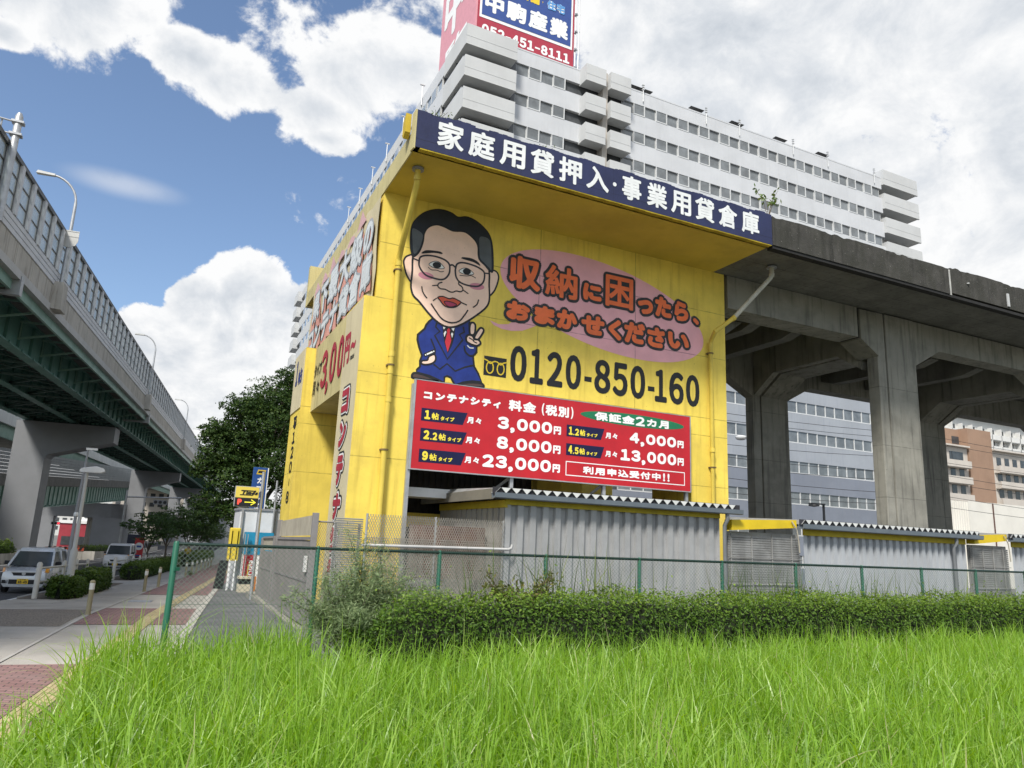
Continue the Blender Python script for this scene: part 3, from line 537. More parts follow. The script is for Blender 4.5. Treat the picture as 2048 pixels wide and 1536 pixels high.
part(mo, 'lettering_outline', mat('charcoal_paint', (.032, .036, .04), .6, .15), fix=False)
part(mi_, 'lettering', mat('orange_red_paint', (.86, .18, .06), .6, .1, 2, speck=.3), fix=False)
mb = MB()
for c, a, b in (('0', 8.36, 8.88), ('1', 8.99, 9.42), ('2', 9.54, 10.06), ('0', 10.16, 10.68), ('8', 11.14, 11.71), ('5', 11.79, 12.33), ('0', 12.43, 12.98), ('1', 13.34, 13.80), ('6', 13.89, 14.46), ('0', 14.55, 15.09)):
    put(mb, c, a, 6.48, b, 7.52, .042, pw, .005, rings=[(.025, 8), (.042, 14)])
for a in (10.80, 13.08): mb.add([pw(a, 6.78, .005), pw(a+.25, 6.78, .005), pw(a+.25, 6.93, .005), pw(a, 6.93, .005)], [(0, 1, 2, 3)])
mb.add([pw(7.56, 6.53, .005), pw(8.25, 6.53, .005), pw(8.25, 7.08, .005), pw(7.56, 7.08, .005)], [(0, 1, 2, 3)])
part(mb, 'telephone_number', m_ink, fix=False)
mb = MB()
for cx in (7.745, 8.075):
    stroke2(mb, [(cx+.105*math.sin(t), 6.755+.155*math.cos(t)*(1 if math.cos(t) < 0 else 1.1)) for t in np.linspace(0, 2*math.pi, 24, endpoint=False)], .035, pw, .0065, 0, True)
stroke2(mb, smooth_closed([(7.56, 6.98), (7.66, 6.95), (7.75, 6.88), (7.83, 6.93), (7.91, 6.955), (7.99, 6.93), (8.07, 6.88), (8.15, 6.94), (8.25, 6.97)], False), .035, pw, .0068, 0)
part(mb, 'telephone_mark', mat('yellow_mark_paint', (.66, .48, .03), .6, .05), fix=False)

# side: faded banner and painted words, reading from the far end to the near end
ban = thing('faded_banner', 'faded red and grey cloth banner stretched over the side wall of the yellow building', 'banner', (4.37, 23, 8.2))
def rip(y, z): return .035*math.sin(y*2.1+z*.7)+.02*math.sin(y*5.3+z*1.9)
def cloth(poly_fn, y0, y1, name, m, x, ny=60, nz=18):
    vs = []; fs = []
    for i in range(ny+1):
        y = y0+(y1-y0)*i/ny; za, zb = poly_fn(y)
        for j in range(nz+1):
            z = za+(zb-za)*j/nz; vs.append((x-.03-abs(rip(y, z)), y, z))
    for i in range(ny):
        for j in range(nz): q = i*(nz+1)+j; fs.append((q, q+1, q+nz+2, q+nz+1))
    mb = MB(); mb.add(vs, fs); return mb.build(name, m, ban, smooth=True, fix=False)
m_cl = mat('faded_cream_cloth', (.56, .50, .33), .85, .08, .6, streak=.35, streak_col=(.42, .36, .22), bump=.2, bscale=6)
cloth(lambda y: (8.22, 11.12), 18.05, 27.7, 'cloth', m_cl, 4.37)
ps = side(4.27); mb = MB(); random.seed(3)
# pale red flame shapes behind the words
def flame(mb, y0, y1, zb, zt, n, d):
    for i in range(n):
        a = y0+(y1-y0)*i/n; w = (y1-y0)/n; fill2(mb, [(-a-w*.95, zb+random.uniform(0, .15)), (-a-w*.1, zb+random.uniform(0, .15)), (-a-w*.2, zt-min(random.uniform(.2, .9), (zt-zb)*.45)), (-a-w*.55, zt+random.uniform(-.1, .25))], ps, d+i*.0003)
flame(mb, 18.3, 27.4, 9.2, 10.7, 9, .0); flame(mb, 18.1, 27.5, 8.4, 9.5, 11, .004)
for q in ([(-27.0, 8.25), (-26.6, 8.25), (-26.2, 9.2)], [(-25.9, 8.25), (-25.3, 8.25), (-25.2, 9.2)], [(-24.6, 8.25), (-23.9, 8.25), (-23.9, 9.1)], [(-23.0, 8.3), (-22.3, 8.3), (-22.6, 9.0)], [(-21.4, 8.3), (-20.8, 8.3), (-21.4, 9.0)], [(-19.6, 8.3), (-18.8, 8.4), (-19.4, 9.2)]): fill2(mb, q, ps, .009)
mb.build('flame_pattern', mat('faded_red_print', (.60, .30, .25), .85, .15, .8, blotch=.5, blotch_col=(.55, .40, .30)), ban, fix=False)
mb = MB(); flame(mb, 19.2, 27.2, 10.75, 11.15, 6, .0125); mb.build('pink_pattern', mat('faded_pink_print', (.56, .36, .38), .85, .1, .8, blotch=.5, blotch_col=(.55, .46, .32)), ban, fix=False)
rows = [('県', 26.95, 25.75, 9.70, 10.75), ('下', 25.55, 24.35, 9.70, 10.70), ('最', 24.15, 22.7, 9.68, 10.78), ('大', 22.5, 21.1, 9.66, 10.78), ('級', 20.95, 19.55, 9.66, 10.75), ('の', 19.35, 18.4, 9.75, 10.62),
        ('コ', 27.3, 26.4, 8.62, 9.35), ('ン', 26.2, 25.1, 8.6, 9.4), ('テ', 24.9, 23.7, 8.58, 9.42), ('ナ', 23.5, 22.4, 8.56, 9.45), ('貸', 22.2, 20.9, 8.54, 9.52), ('倉', 20.75, 19.5, 8.54, 9.56), ('庫', 19.35, 18.3, 8.6, 9.6)]
mo = MB(); mi_ = MB()
for c, ya, yb, za, zb in rows:
    put(mo, c, -ya-.08, za-.08, -yb+.08, zb+.08, .10, ps, .016, rings=[(.05, 10), (.10, 16)]); put(mi_, c, -ya, za, -yb, zb, .038, ps, .023)
mo.build('lettering_outline', mat('faded_slate_print', (.33, .36, .39), .8, .15, 1), ban, fix=False); mi_.build('lettering', mat('faded_white_print', (.60, .65, .68), .8, .08, 1, streak=.3, streak_col=(.5, .5, .46)), ban, fix=False)
pb = side(4.085); mb = MB()
for c, ya, yb, za, zb in (('3', 23.1, 22.2, 6.5, 7.72), ('0', 21.75, 20.95, 6.45, 7.70), ('0', 20.65, 19.95, 6.42, 7.66)): put(mb, c, -ya, za, -yb, zb, .055, pb, .006)
put(mb, ',', -22.2, 6.2, -21.85, 6.62, .05, pb, .006)
put(mb, '円', -19.8, 6.6, -19.15, 7.5, .045, pb, .006); put(mb, '~', -19.05, 6.9, -18.5, 7.12, .03, pb, .006); flush(mb, 'red_lettering', mat('crimson_paint', (.36, .025, .045), .6, .15, 2), bld)
for c, ya, yb, za, zb in (('コ', 19.42, 18.62, 5.2, 5.86), ('ン', 19.38, 18.6, 4.3, 4.98), ('テ', 19.34, 18.58, 3.3, 4.08), ('ナ', 19.36, 18.5, 2.42, 3.1), ('シ', 19.3, 18.5, 1.6, 2.25), ('テ', 19.3, 18.5, .8, 1.45)): put(mb, c, -ya, za, -yb, zb, .06, pb, .030)
part(mb, 'red_lettering', mat('crimson_paint', (.36, .025, .045), .6, .15, 2), fix=False)
mb = MB()
for c, ya, yb, za, zb in (('コ', 19.42, 18.62, 5.2, 5.86), ('ン', 19.38, 18.6, 4.3, 4.98), ('テ', 19.34, 18.58, 3.3, 4.08), ('ナ', 19.36, 18.5, 2.42, 3.1), ('シ', 19.3, 18.5, 1.6, 2.25), ('テ', 19.3, 18.5, .8, 1.45)): put(mb, c, -ya-.05, za-.05, -yb+.05, zb+.05, .11, pb, .018, rings=[(.06, 8), (.11, 14)])
part(mb, 'white_lettering_edge', m_white, fix=False)
mb = MB()
for c, ya, yb, za, zb in (('コ', 19.42, 18.62, 5.2, 5.86), ('ン', 19.38, 18.6, 4.3, 4.98), ('テ', 19.34, 18.58, 3.3, 4.08), ('ナ', 19.36, 18.5, 2.42, 3.1), ('シ', 19.3, 18.5, 1.6, 2.25), ('テ', 19.3, 18.5, .8, 1.45)): put(mb, c, -ya-.13, za-.09, -yb+.07, zb+.11, .16, pb, .005, rings=[(.08, 8), (.16, 16)])
flush(mb, 'black_lettering_edge', m_ink, bld)
for c, ya, yb, za, zb in (('タ', 24.35, 23.98, 7.1, 7.55), ('イ', 23.9, 23.55, 7.1, 7.52), ('プ', 23.5, 23.1, 7.1, 7.5), ('月', 24.38, 23.95, 6.5, 6.98), ('々', 23.7, 23.3, 6.5, 6.9)): put(mb, c, -ya, za, -yb, zb, .02, pb, .006)
flush(mb, 'black_lettering', m_ink, bld); line(mb, '(税別)', -19.05, 6.62, -18.5, .13, .004, pb, .006); flush(mb, 'black_lettering', m_ink, bld)
pc = side(3.765)
for k, c in enumerate('0120-8'):
    z = 5.48-k*.5
    if c == '-': mb.add([pc(-25.28, z+.08, .006), pc(-25.2, z+.08, .006), pc(-25.2, z+.32, .006), pc(-25.28, z+.32, .006)], [(0, 1, 2, 3)])
    else: put(mb, c, -25.5, z, -24.98, z+.41, .022, pc, .006)
fill2(mb, [(-25.6, 5.58), (-25.0, 5.58), (-25.0, 5.64), (-25.3, 5.8), (-25.0, 5.86), (-25.0, 5.92), (-25.6, 5.92), (-25.6, 5.86), (-25.3, 5.7), (-25.6, 5.64)], pc, .006)
part(mb, 'black_lettering', m_ink, fix=False)
mb = MB().box(3.74, 3.766, 24.52, 26.45, 6.12, 8.18); part(mb, 'faded_panel', m_cl)
mb = MB(); pcc = side(3.738); put(mb, '1', -25.95, 7.05, -25.6, 7.95, .05, pcc, .005); put(mb, '帖', -25.4, 7.0, -24.65, 7.55, .03, pcc, .005)
part(mb, 'blue_lettering', mat('faded_blue_paint', (.04, .055, .20), .7, .2), fix=False)
mb = MB().box(4.084, 4.092, 18.02, 19.96, .2, 8.16); part(mb, 'faded_panel', m_cl)

# ------------------------------------------------------------ red price board
YB = 17.86; kb_ = (YB)/18.0; pp = front(YB-.045, kb_)
pbd = thing('price_board', 'large red price board with white figures below the painted man', 'sign', (5.6, YB, 0))
def bx(a, b, c, d, y0, y1): return (a*kb_, c*kb_, YB+y0, YB+y1, H+(b-H)*kb_, H+(d-H)*kb_)
MB().box(*bx(5.66, 3.80, 14.65, 6.13, -.045, .02)).build('panel', mat('red_board_sheet', (.46, .010, .018), .35, .08, 1.5, spec=.5, bump=.15, bscale=3), pbd)
f = MB(); f.box(*bx(5.63, 3.77, 14.68, 3.80, -.05, .03)); f.box(*bx(5.63, 6.13, 14.68, 6.15, -.05, .03)); f.box(*bx(5.60, 3.77, 5.655, 6.15, -.04, .03)); f.box(*bx(14.655, 3.8, 14.69, 6.13, -.05, .03)); f.build('frame', m_gal, pbd)
for x in (5.62, 8.58, 11.57, 14.58): MB().box((x-.05)*kb_, (x+.05)*kb_, YB+.032, YB+.12, 0, 6.1 if x > 6 else 6.0).build('post', m_gal, pbd)
MB().bar((8.5, YB+.1, 3.78), (7.9, YB+1.2, 3.0), .06, .06).bar((11.45, YB+.1, 3.78), (11.0, YB+1.2, 3.0), .06, .06).build('brace', m_gal, pbd)
w = MB(); y_ = MB(); gr = MB(); m_yl = mat('yellow_label_ink', (.80, .66, .06), .5, .05); m_wl = mat('white_label_ink', (.82, .82, .82), .45, .04); m_nv = mat('navy_label_sheet', (.006, .006, .045), .35, .1)
line(w, 'コンテナシティ', 5.82, 5.62, 8.18, .27, .018, pp, .004); line(w, '料金', 8.34, 5.6, 9.22, .34, .018, pp, .004); line(w, '(税別)', 9.30, 5.6, 10.52, .34, .016, pp, .004); flush(w, 'white_lettering', m_wl, pbd)
for (a, z, dig, rest) in ((5.84, 5.06, '1', ''), (5.85, 4.53, '2', '.2'), (5.85, 3.98, '9', '')):
    nv = MB(); fill2(nv, [(a, z), (a+1.18, z), (a+1.30, z+.34), (a, z+.34)], pp, .003); nv.build('navy_label', m_nv, pbd, fix=False)
    put(y_, dig, a+.09, z+.05, a+.25, z+.29, .018, pp, .006); u = a+.28
    if rest: put(y_, '.', u, z+.05, u+.04, z+.09, .008, pp, .006); put(y_, rest[1], u+.06, z+.05, u+.19, z+.25, .014, pp, .006); u += .22
    line(y_, '帖', u, z+.05, u+.22, .2, .008, pp, .006); line(y_, 'タイプ', u+.25, z+.05, u+.25+.40, .13, .007, pp, .006); flush(y_, 'yellow_lettering', m_yl, pbd)
for (a, z, dig, rest) in ((10.22, 5.08, '1', '2'), (10.22, 4.54, '4', '5')):
    nv = MB(); fill2(nv, [(a, z), (a+1.16, z), (a+1.28, z+.34), (a, z+.34)], pp, .003); nv.build('navy_label', m_nv, pbd, fix=False)
    put(y_, dig, a+.07, z+.05, a+.2, z+.29, .016, pp, .006); put(y_, '.', a+.22, z+.05, a+.26, z+.09, .008, pp, .006); put(y_, rest, a+.28, z+.05, a+.41, z+.25, .013, pp, .006)
    line(y_, '帖', a+.43, z+.05, a+.63, .2, .008, pp, .006); line(y_, 'タイプ', a+.66, z+.05, a+1.04, .12, .006, pp, .006); flush(y_, 'yellow_lettering', m_yl, pbd)
for a, z in ((7.13, 5.12), (7.12, 4.58), (7.12, 4.05), (11.53, 5.14), (11.53, 4.60)): line(w, '月々', a, z, a+.46, .2, .010, pp, .004); flush(w, 'white_lettering', m_wl, pbd)
def price(s, a, b, z, h=.34):
    line(w, s[:-1], a, z, b-.29, h, .026, pp, .004, digit=.7); line(w, '円', b-.29, z, b, h*.82, .016, pp, .004); flush(w, 'white_lettering', m_wl, pbd)
price('3,000円', 8.02, 10.06, 5.08); price('8,000円', 8.02, 10.06, 4.53); price('23,000円', 7.62, 10.06, 4.0); price('4,000円', 12.37, 14.43, 5.1, .32); price('13,000円', 12.05, 14.43, 4.55)
line(w, '利用申込受付中!!', 10.78, 4.04, 13.9, .24, .013, pp, .004); flush(w, 'white_lettering', m_wl, pbd)
for a, b, c, d in ((10.22, 3.96, 14.44, 3.985), (10.22, 4.345, 14.44, 4.37), (10.22, 3.985, 10.245, 4.345), (14.415, 3.985, 14.44, 4.345)): w.add([pp(a, b, .004), pp(c, b, .004), pp(c, d, .004), pp(a, d, .004)], [(0, 1, 2, 3)])
gr.add([pp(12.545+1.875*math.cos(t), 5.785+.185*math.sin(t), .003) for t in np.linspace(0, 2*math.pi, 60, endpoint=False)], [tuple(range(60))])
flush(w, 'white_border', m_wl, pbd)
line(w, '保証金2カ月', 11.14, 5.64, 13.92, .28, .017, pp, .007, digit=.8)
gr.build('green_oval', mat('green_oval_sheet', (.012, .17, .075), .4, .1), pbd, fix=False)
flush(w, 'white_lettering', m_wl, pbd)
# ------------------------------------------------------------ concrete railway viaduct to the right
via = thing('railway_viaduct', 'weathered grey concrete railway viaduct on paired columns, beside the yellow building', 'viaduct', (24, 18, 0))
def parap(x0, x1, zb, zt, seed):
    random.seed(seed); mb = MB(); n = int((x1-x0)/.14); xs = [x0+(x1-x0)*i/n for i in range(n+1)]; hs = [zt-.012*abs(math.sin(x*1.3))-.035*random.random()*(1+math.sin(x*2.1)) for x in xs]
    for i in range(n): mb.hexa([(xs[i], 15.34, zb), (xs[i+1], 15.34, zb), (xs[i+1], 15.62, zb), (xs[i], 15.62, zb), (xs[i], 15.345, hs[i]), (xs[i+1], 15.345, hs[i+1]), (xs[i+1], 15.6, hs[i+1]), (xs[i], 15.6, hs[i])])
    return mb.build('parapet', m_para, via, fix=False)
parap(15.78, 24.08, 11.22, 12.19, 1); parap(24.2, 36, 11.28, 12.27, 2); parap(36.1, 60, 11.3, 12.3, 5)
MB().box(24.08, 24.2, 15.36, 15.6, 11.2, 12.15).build('joint_filler', mat('pale_joint_mortar', (.40, .40, .38), .9, .2, 4), via)
MB().box(15.78, 24.08, 15.62, 29.7, 11.22, 11.9).build('deck', m_concd, via); MB().box(24.16, 60, 15.62, 29.7, 11.26, 11.95).build('deck', m_concd, via)
MB().box(15.78, 60, 29.45, 29.7, 11.9, 13.0).build('back_parapet', m_para, via)
MB().box(15.78, 60, 15.37, 15.6, 11.12, 11.22).build('drip_edge', mat('black_drip_mould', (.02, .02, .02), .95, .2), via)
MB().box(27.35, 27.47, 15.30, 15.338, 11.35, 11.85).lathe([(.0, 0), (.05, .0), (.05, .04)], (25.1, 15.32, 11.78), 8).build('drain_spout', mat('pale_drain', (.45, .46, .46), .7, .1), via)
def beam_y(x0, x1, y0, y1, zb, hl, hr, name='beam', m=None):
    """longitudinal beam along X with haunches at either end"""
    pr = [(x0, 11.2), (x0, zb-(.8 if hl else 0))]
    if hl: pr += [(x0+.05, zb-.8), (x0+1.55, zb)]
    if hr: pr += [(x1-1.55, zb), (x1-.05, zb-.8), (x1, zb-.8)]
    else: pr += [(x1, zb)]
    pr += [(x1, 11.2)]
    return MB().prism(pr, y0, y1, 'y').build(name, m or m_conc, via)
beam_y(16.35, 22.6, 18.0, 18.9, 10.05, False, False); beam_y(16.35, 22.6, 24.5, 25.4, 9.75, False, False); MB().prism([(22.05, 9.75), (23.62, 8.95), (23.62, 11.1), (22.62, 11.1)], 24.48, 25.0, 'y').build('beam_end', m_conc, via)
MB().prism([(22.72, 11.15), (22.72, 10.0), (23.62, 9.45), (23.62, 11.15)], 17.97, 18.9, 'y').build('beam_end', mat('pale_beam_end', (.20, .195, .165), .85, .2, 1.2, streak=.6), via)
MB().box(22.6, 22.72, 18.05, 18.85, 10.06, 11.2).build('expansion_joint', mat('joint_shadow', (.015, .015, .015), .95, .1), via)
for (x0, x1, big) in ((23.62, 24.06, 0), (24.12, 25.75, 1), (34.9, 36.4, 1), (36.46, 37.0, 0), (46.5, 48, 1)):
    for y0 in (18.0, 24.5): MB().box(x0, x1, y0-(.0 if big else -.02), y0+(.8 if big else .5), -.6, 11.2).build('column', m_conc, via, bevel=.03)
    pr = [(18.79, 11.2), (18.79, 9.1), (19.9, 9.85), (23.3, 9.85), (24.51, 9.0), (24.51, 11.2)]
    MB().prism(pr, x0+.05, x1-.05, 'x').build('cross_beam', m_conc, via)
beam_y(25.75, 34.9, 18.05, 18.75, 10.2, True, True); beam_y(25.75, 34.9, 24.55, 25.25, 9.8, True, True)
beam_y(37.0, 46.5, 18.05, 18.75, 10.2, True, True); beam_y(37.0, 46.5, 24.55, 25.25, 9.8, True, True)
for x in (18.4, 20.4, 28, 31): MB().prism([(18.9, 11.2), (18.9, 10.2), (19.6, 10.0), (23.8, 10.0), (24.5, 10.2), (24.5, 11.2)], x, x+.5, 'x').build('cross_beam', m_concd, via)
MB().prism([(16.35, 10.05), (16.35, 9.4), (17.0, 9.4), (17.9, 10.05)], 19.0, 24.4, 'y').build('cross_beam', m_concd, via)
# ------------------------------------------------------------ storage sheds in front of and under it
m_rib = mat('grey_ribbed_steel', (.335, .34, .34), .5, .1, 1.2, metal=.1, streak=.4, streak_col=(.23, .235, .235), speck=.4, speck_col=(.20, .13, .09), bump=.6, bscale=2.5)
m_rib2 = mat('pale_grey_ribbed_steel', (.38, .40, .42), .55, .08, 1.2, metal=.05, streak=.35, streak_col=(.26, .27, .28), blotch=.15)
m_roof = mat('zinc_roof_sheet', (.30, .31, .31), .5, .12, 2, metal=.3); m_tooth = mat('white_ridge_filler', (.62, .63, .61), .7, .08, 3); m_gut = mat('slate_gutter', (.13, .155, .18), .45, .1, 2)
m_dyel = mat('dull_yellow_trim', (.42, .32, .02), .7, .12, 2, streak=.3, streak_col=(.25, .2, .03))
def ribs(x0, x1, y, z0, z1, pitch, dep, flip=1):
    mb = MB(); x = x0; pr = []
    while x < x1-.02:
        for a, b in ((0, 0), (.45, 0), (.52, dep), (.93, dep)):
            if x+a*pitch <= x1: pr.append((x+a*pitch, y+b*flip))
        x += pitch
    pr.append((x1, y))
    n = len(pr); mb.add([(p[0], p[1], z0) for p in pr]+[(p[0], p[1], z1) for p in pr], [(i, i+1, n+i+1, n+i) for i in range(n-1)]); return mb
def shed(name, label, loc, x0, x1, gx0, gx1, yb, zw, zg0, zg1, mr, pitch, pipe_x, sidewall=True):
    s = thing('storage_shed', label, 'shed', loc, 0, 'corrugated storage sheds along the viaduct'); y = loc[1]
    w_ = ribs(x0, x1, y, 0, zw, pitch, .085); w_.build('front_wall', mr, s, fix=False)
    if sidewall:
        sd = MB(); k = 0; yy = y+.05
        while yy < yb-.25: sd.hexa([(x0, yy, 0), (x0+.04, yy, 0), (x0+.04, yy+.22, 0), (x0, yy+.22, 0), (x0, yy, zw-.06), (x0+.04, yy, zw-.06), (x0+.04, yy+.22, zw-.06), (x0, yy+.22, zw-.06)]); sd.box(x0+.03, x0+.06, yy+.22, yy+.34, 0, zw-.06); yy += .34
        sd.build('side_wall', mat('beige_grey_siding', (.30, .29, .265), .7, .1, 2), s)
        MB().box(x0-.03, x0+.05, y-.02, yb, zw-.08, zw+.10).build('side_trim', m_dyel, s)
        MB().box(gx0+.05, gx0+.12, y+.05, yb+.8, zw+.10, zw+.34).build('verge_flashing', mat('brown_grey_flashing', (.17, .16, .135), .6, .1), s)
    MB().box(x0, x1, y-.03, y+.02, zw-.01, zg0+.02).build('eave_trim', m_dyel, s)
    MB().prism([(y-.30, zg0+.02), (y-.27, zg0), (y-.12, zg0), (y-.1, zg1), (y-.12, zg1), (y-.13, zg0+.02), (y-.27, zg0+.03), (y-.29, zg1+.01), (y-.31, zg1+.01)], gx0, gx1, 'x').build('gutter', m_gut, s)
    # zigzag roof sheet
    p = .27; n = int((gx1-gx0-.1)/p); rf = MB(); vs = []
    for i in range(2*n+1):
        x = gx0+.05+i*p/2; dz = .13 if i % 2 else 0
        vs += [(x, y-.2, zg1+.0+dz), (x, yb+.5, zg1+.16+dz)]
    rf.add(vs, [(2*i, 2*i+1, 2*i+3, 2*i+2) for i in range(2*n)]); rf.xf = None
    rf.build('roof', m_roof, s, fix=False)
    tt = MB()
    for i in range(n): x = gx0+.05+i*p; tt.add([(x+.02, y-.19, zg1+.115), (x+p/2-.012, y-.19, zg1+.118), (x+p/2-.012+.0, y-.19, zg1+.118)][:2]+[(x+.0, y-.19, zg1+.0), ], [])
    tt = MB()
    for i in range(n):
        x = gx0+.05+(i+.5)*p; tt.prism([(x+.02, zg1+.13), (x+p-.02, zg1+.13), (x+p/2, zg1+.005)], y-.20, y-.17, 'y')
    tt.build('ridge_filler', m_tooth, s)
    MB().box(gx0, gx1, y-.16, y-.14, zg1-.02, zg1+.14).build('eave_shadow_strip', mat('dark_eave_shade', (.03, .03, .035), .8, .1), s)  # dark strip painted as shade behind the roof teeth
    if pipe_x:
        MB().tube([(pipe_x, y-.2, zg0), (pipe_x, y-.2, zg0-.15), (pipe_x, y-.09, zg0-.3), (pipe_x, y-.09, .05)], .055, 10).build('downpipe', mat('grey_downpipe', (.19, .20, .21), .5, .1), s, smooth=True)
    return s
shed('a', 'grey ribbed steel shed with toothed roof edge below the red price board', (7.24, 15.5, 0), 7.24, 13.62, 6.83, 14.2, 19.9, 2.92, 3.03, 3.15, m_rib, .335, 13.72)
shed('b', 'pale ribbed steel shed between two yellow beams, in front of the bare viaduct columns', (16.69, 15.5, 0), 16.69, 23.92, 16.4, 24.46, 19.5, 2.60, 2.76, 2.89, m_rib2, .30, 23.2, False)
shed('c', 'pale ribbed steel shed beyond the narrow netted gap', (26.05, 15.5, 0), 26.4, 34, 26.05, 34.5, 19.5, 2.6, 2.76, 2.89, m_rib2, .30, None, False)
for a, b, c, lab in ((13.98, 16.36, 16.3, 'yellow steel beam bridging the gap beside the yellow building'), (24.3, 26.05, 26.0, 'yellow steel beam in the narrow gap between the second and third sheds')):
    t = thing('gap_beam', lab, 'beam', (a, 15.6, 2.6)); MB().prism([(a, 2.62), (a, 2.9), (b, 3.0), (b, 2.78)], 15.42, 15.7, 'y').build('beam', mat('fresh_yellow_paint', (.62, .45, .015), .55, .1, 1.5), t)
    MB().tube([(b-.22, 15.38, 2.95), (b-.16, 15.36, 2.85), (b-.05, 15.36, 2.7), (b+.02, 15.38, 2.4), (b+.06, 15.4, 2.1)], .018, 6).build('cable', mat('beige_cable', (.4, .37, .3), .6, .1), t)
    t = thing('screen_panel', 'grey netted screen in the '+('wide gap beside the yellow column' if a < 20 else 'narrow gap between the second and third sheds'), 'screen', (a+.1, 15.6, 0))
    MB().box(a+.02, b+.32, 15.68, 15.72, 0, 2.6).build('backing', mat('grey_backing_sheet', (.30, .30, .29), .85, .15, 1.5, streak=.4, streak_col=(.13, .13, .125)), t)
    mb = MB(); z = .1
    while z < 2.5: mb.hexa([(a+.05, 15.62, z), (b+.3, 15.62, z), (b+.3, 15.66, z), (a+.05, 15.66, z), (a+.05, 15.60, z+.05), (b+.3, 15.60, z+.05), (b+.3, 15.66, z+.055), (a+.05, 15.66, z+.055)]); z += .065
    mb.build('slats', mat('grey_netting', (.36, .36, .35), .85, .2, 2, streak=.4, streak_col=(.14, .14, .13)), t)
    mb = MB()
    for k in range(4): mb.box(a+.1+k*(b-a)/3.2, a+.12+k*(b-a)/3.2, 15.58, 15.6, 0, 2.56)
    for z in (1.9, 1.2): mb.tube([(a, 15.58, z), (b+.35, 15.58, z)], .012, 6)
    mb.build('frame', mat('netting_frame', (.27, .27, .26), .7, .15), t)
# expanded metal fence, its rail, and the things behind and beside it
def diamond(x0, x1, y, z0, z1, pw_, ph, w, m, name, parent, slope=1.0, ax='x', clip=None):
    """lattice of crossing flat wires; ax = direction it runs"""
    mb = MB(); P = (lambda u, z, o: (u, y+o, z)) if ax == 'x' else (lambda u, z, o: (y+o, u, z))
    Hh = z1-z0; k = pw_/ph; n0 = int((x1-x0+Hh*k)/pw_)+1; V = []; F = []
    for sgn in (1, -1):
        for i in range(n0):
            c = x0-Hh*k+i*pw_ if sgn > 0 else x0+i*pw_
            a = (c, z0); b = (c+sgn*Hh*k, z1)
            # clip to x0..x1
            ta, tb_ = 0.0, 1.0; dx = b[0]-a[0]
            lo, hi = sorted(((x0-a[0])/dx, (x1-a[0])/dx)); ta = max(ta, lo); tb_ = min(tb_, hi)
            if tb_-ta < 1e-3: continue
            pa = (a[0]+dx*ta, z0+Hh*ta); pb_ = (a[0]+dx*tb_, z0+Hh*tb_); l = math.hypot(pb_[0]-pa[0], pb_[1]-pa[1]); nx, nz = -(pb_[1]-pa[1])/l*w/2, (pb_[0]-pa[0])/l*w/2
            o = .004*sgn; q = len(V)
            V += [P(pa[0]+nx, pa[1]+nz, o-.0015), P(pb_[0]+nx, pb_[1]+nz, o-.0015), P(pb_[0], pb_[1], o+w*.6), P(pa[0], pa[1], o+w*.6), P(pa[0]-nx, pa[1]-nz, o-.0015), P(pb_[0]-nx, pb_[1]-nz, o-.0015)]
            F += [(q, q+1, q+2, q+3), (q+3, q+2, q+5, q+4), (q+4, q+5, q+1, q)]
    return npmesh(name, V, F, m, parent)
m_exp = mat('expanded_metal', (.34, .32, .28), .55, .15, 3, metal=.3)
t = thing('mesh_fence', 'expanded metal fence with a white pipe rail, next to the grey ribbed shed', 'fence', (4, 15.45, 0))
diamond(4.02, 7.22, 15.45, 0.05, 2.52, .055, .11, .012, m_exp, 'mesh', t)
diamond(4.02, 7.22, 15.50, 0.05, 2.05, .05, .10, .012, m_exp, 'mesh', t)
MB().tube([(3.9, 15.38, 1.87), (7.3, 15.38, 1.89), (7.38, 15.38, 1.92), (7.4, 15.38, 2.0)], .032, 10).build('rail', mat('white_pipe', (.42, .42, .41), .5, .1, 3), t, smooth=True)
for x in (4.0, 5.55, 7.2): MB().tube([(x, 15.48, 0), (x, 15.48, 2.53)], .025, 8).build('post', m_gal, t)
t = thing('rusty_panel', 'rust streaked steel panel behind the expanded metal fence', 'panel', (5.5, 16.4, 0))
MB().box(5.25, 7.15, 16.4, 16.44, 1.15, 2.36).build('sheet', mat('rusty_sheet', (.10, .048, .032), .85, .4, 3, streak=.8, streak_col=(.30, .27, .24), blotch=.5, blotch_col=(.16, .09, .06)), t)
for x in (5.3, 6.2, 7.1): MB().box(x-.03, x+.03, 16.45, 16.5, 0, 2.3).build('leg', m_grey, t)
t = thing('louvre_panel', 'small white corrugated panel at the corner of the yellow column', 'panel', (3.5, 16.6, 0)); mb = MB(); z = .3
while z < 2.44: mb.hexa([(3.56, 16.6, z), (4.2, 16.6, z), (4.2, 16.64, z), (3.56, 16.64, z), (3.56, 16.57, z+.03), (4.2, 16.57, z+.03), (4.2, 16.64, z+.035), (3.56, 16.64, z+.035)]); z += .05
mb.build('slats', mat('white_louvre', (.50, .50, .48), .6, .1, 2), t); MB().box(3.58, 3.63, 16.65, 16.7, 0, 2.3).box(4.12, 4.17, 16.65, 16.7, 0, 2.3).build('frame', m_gal, t)
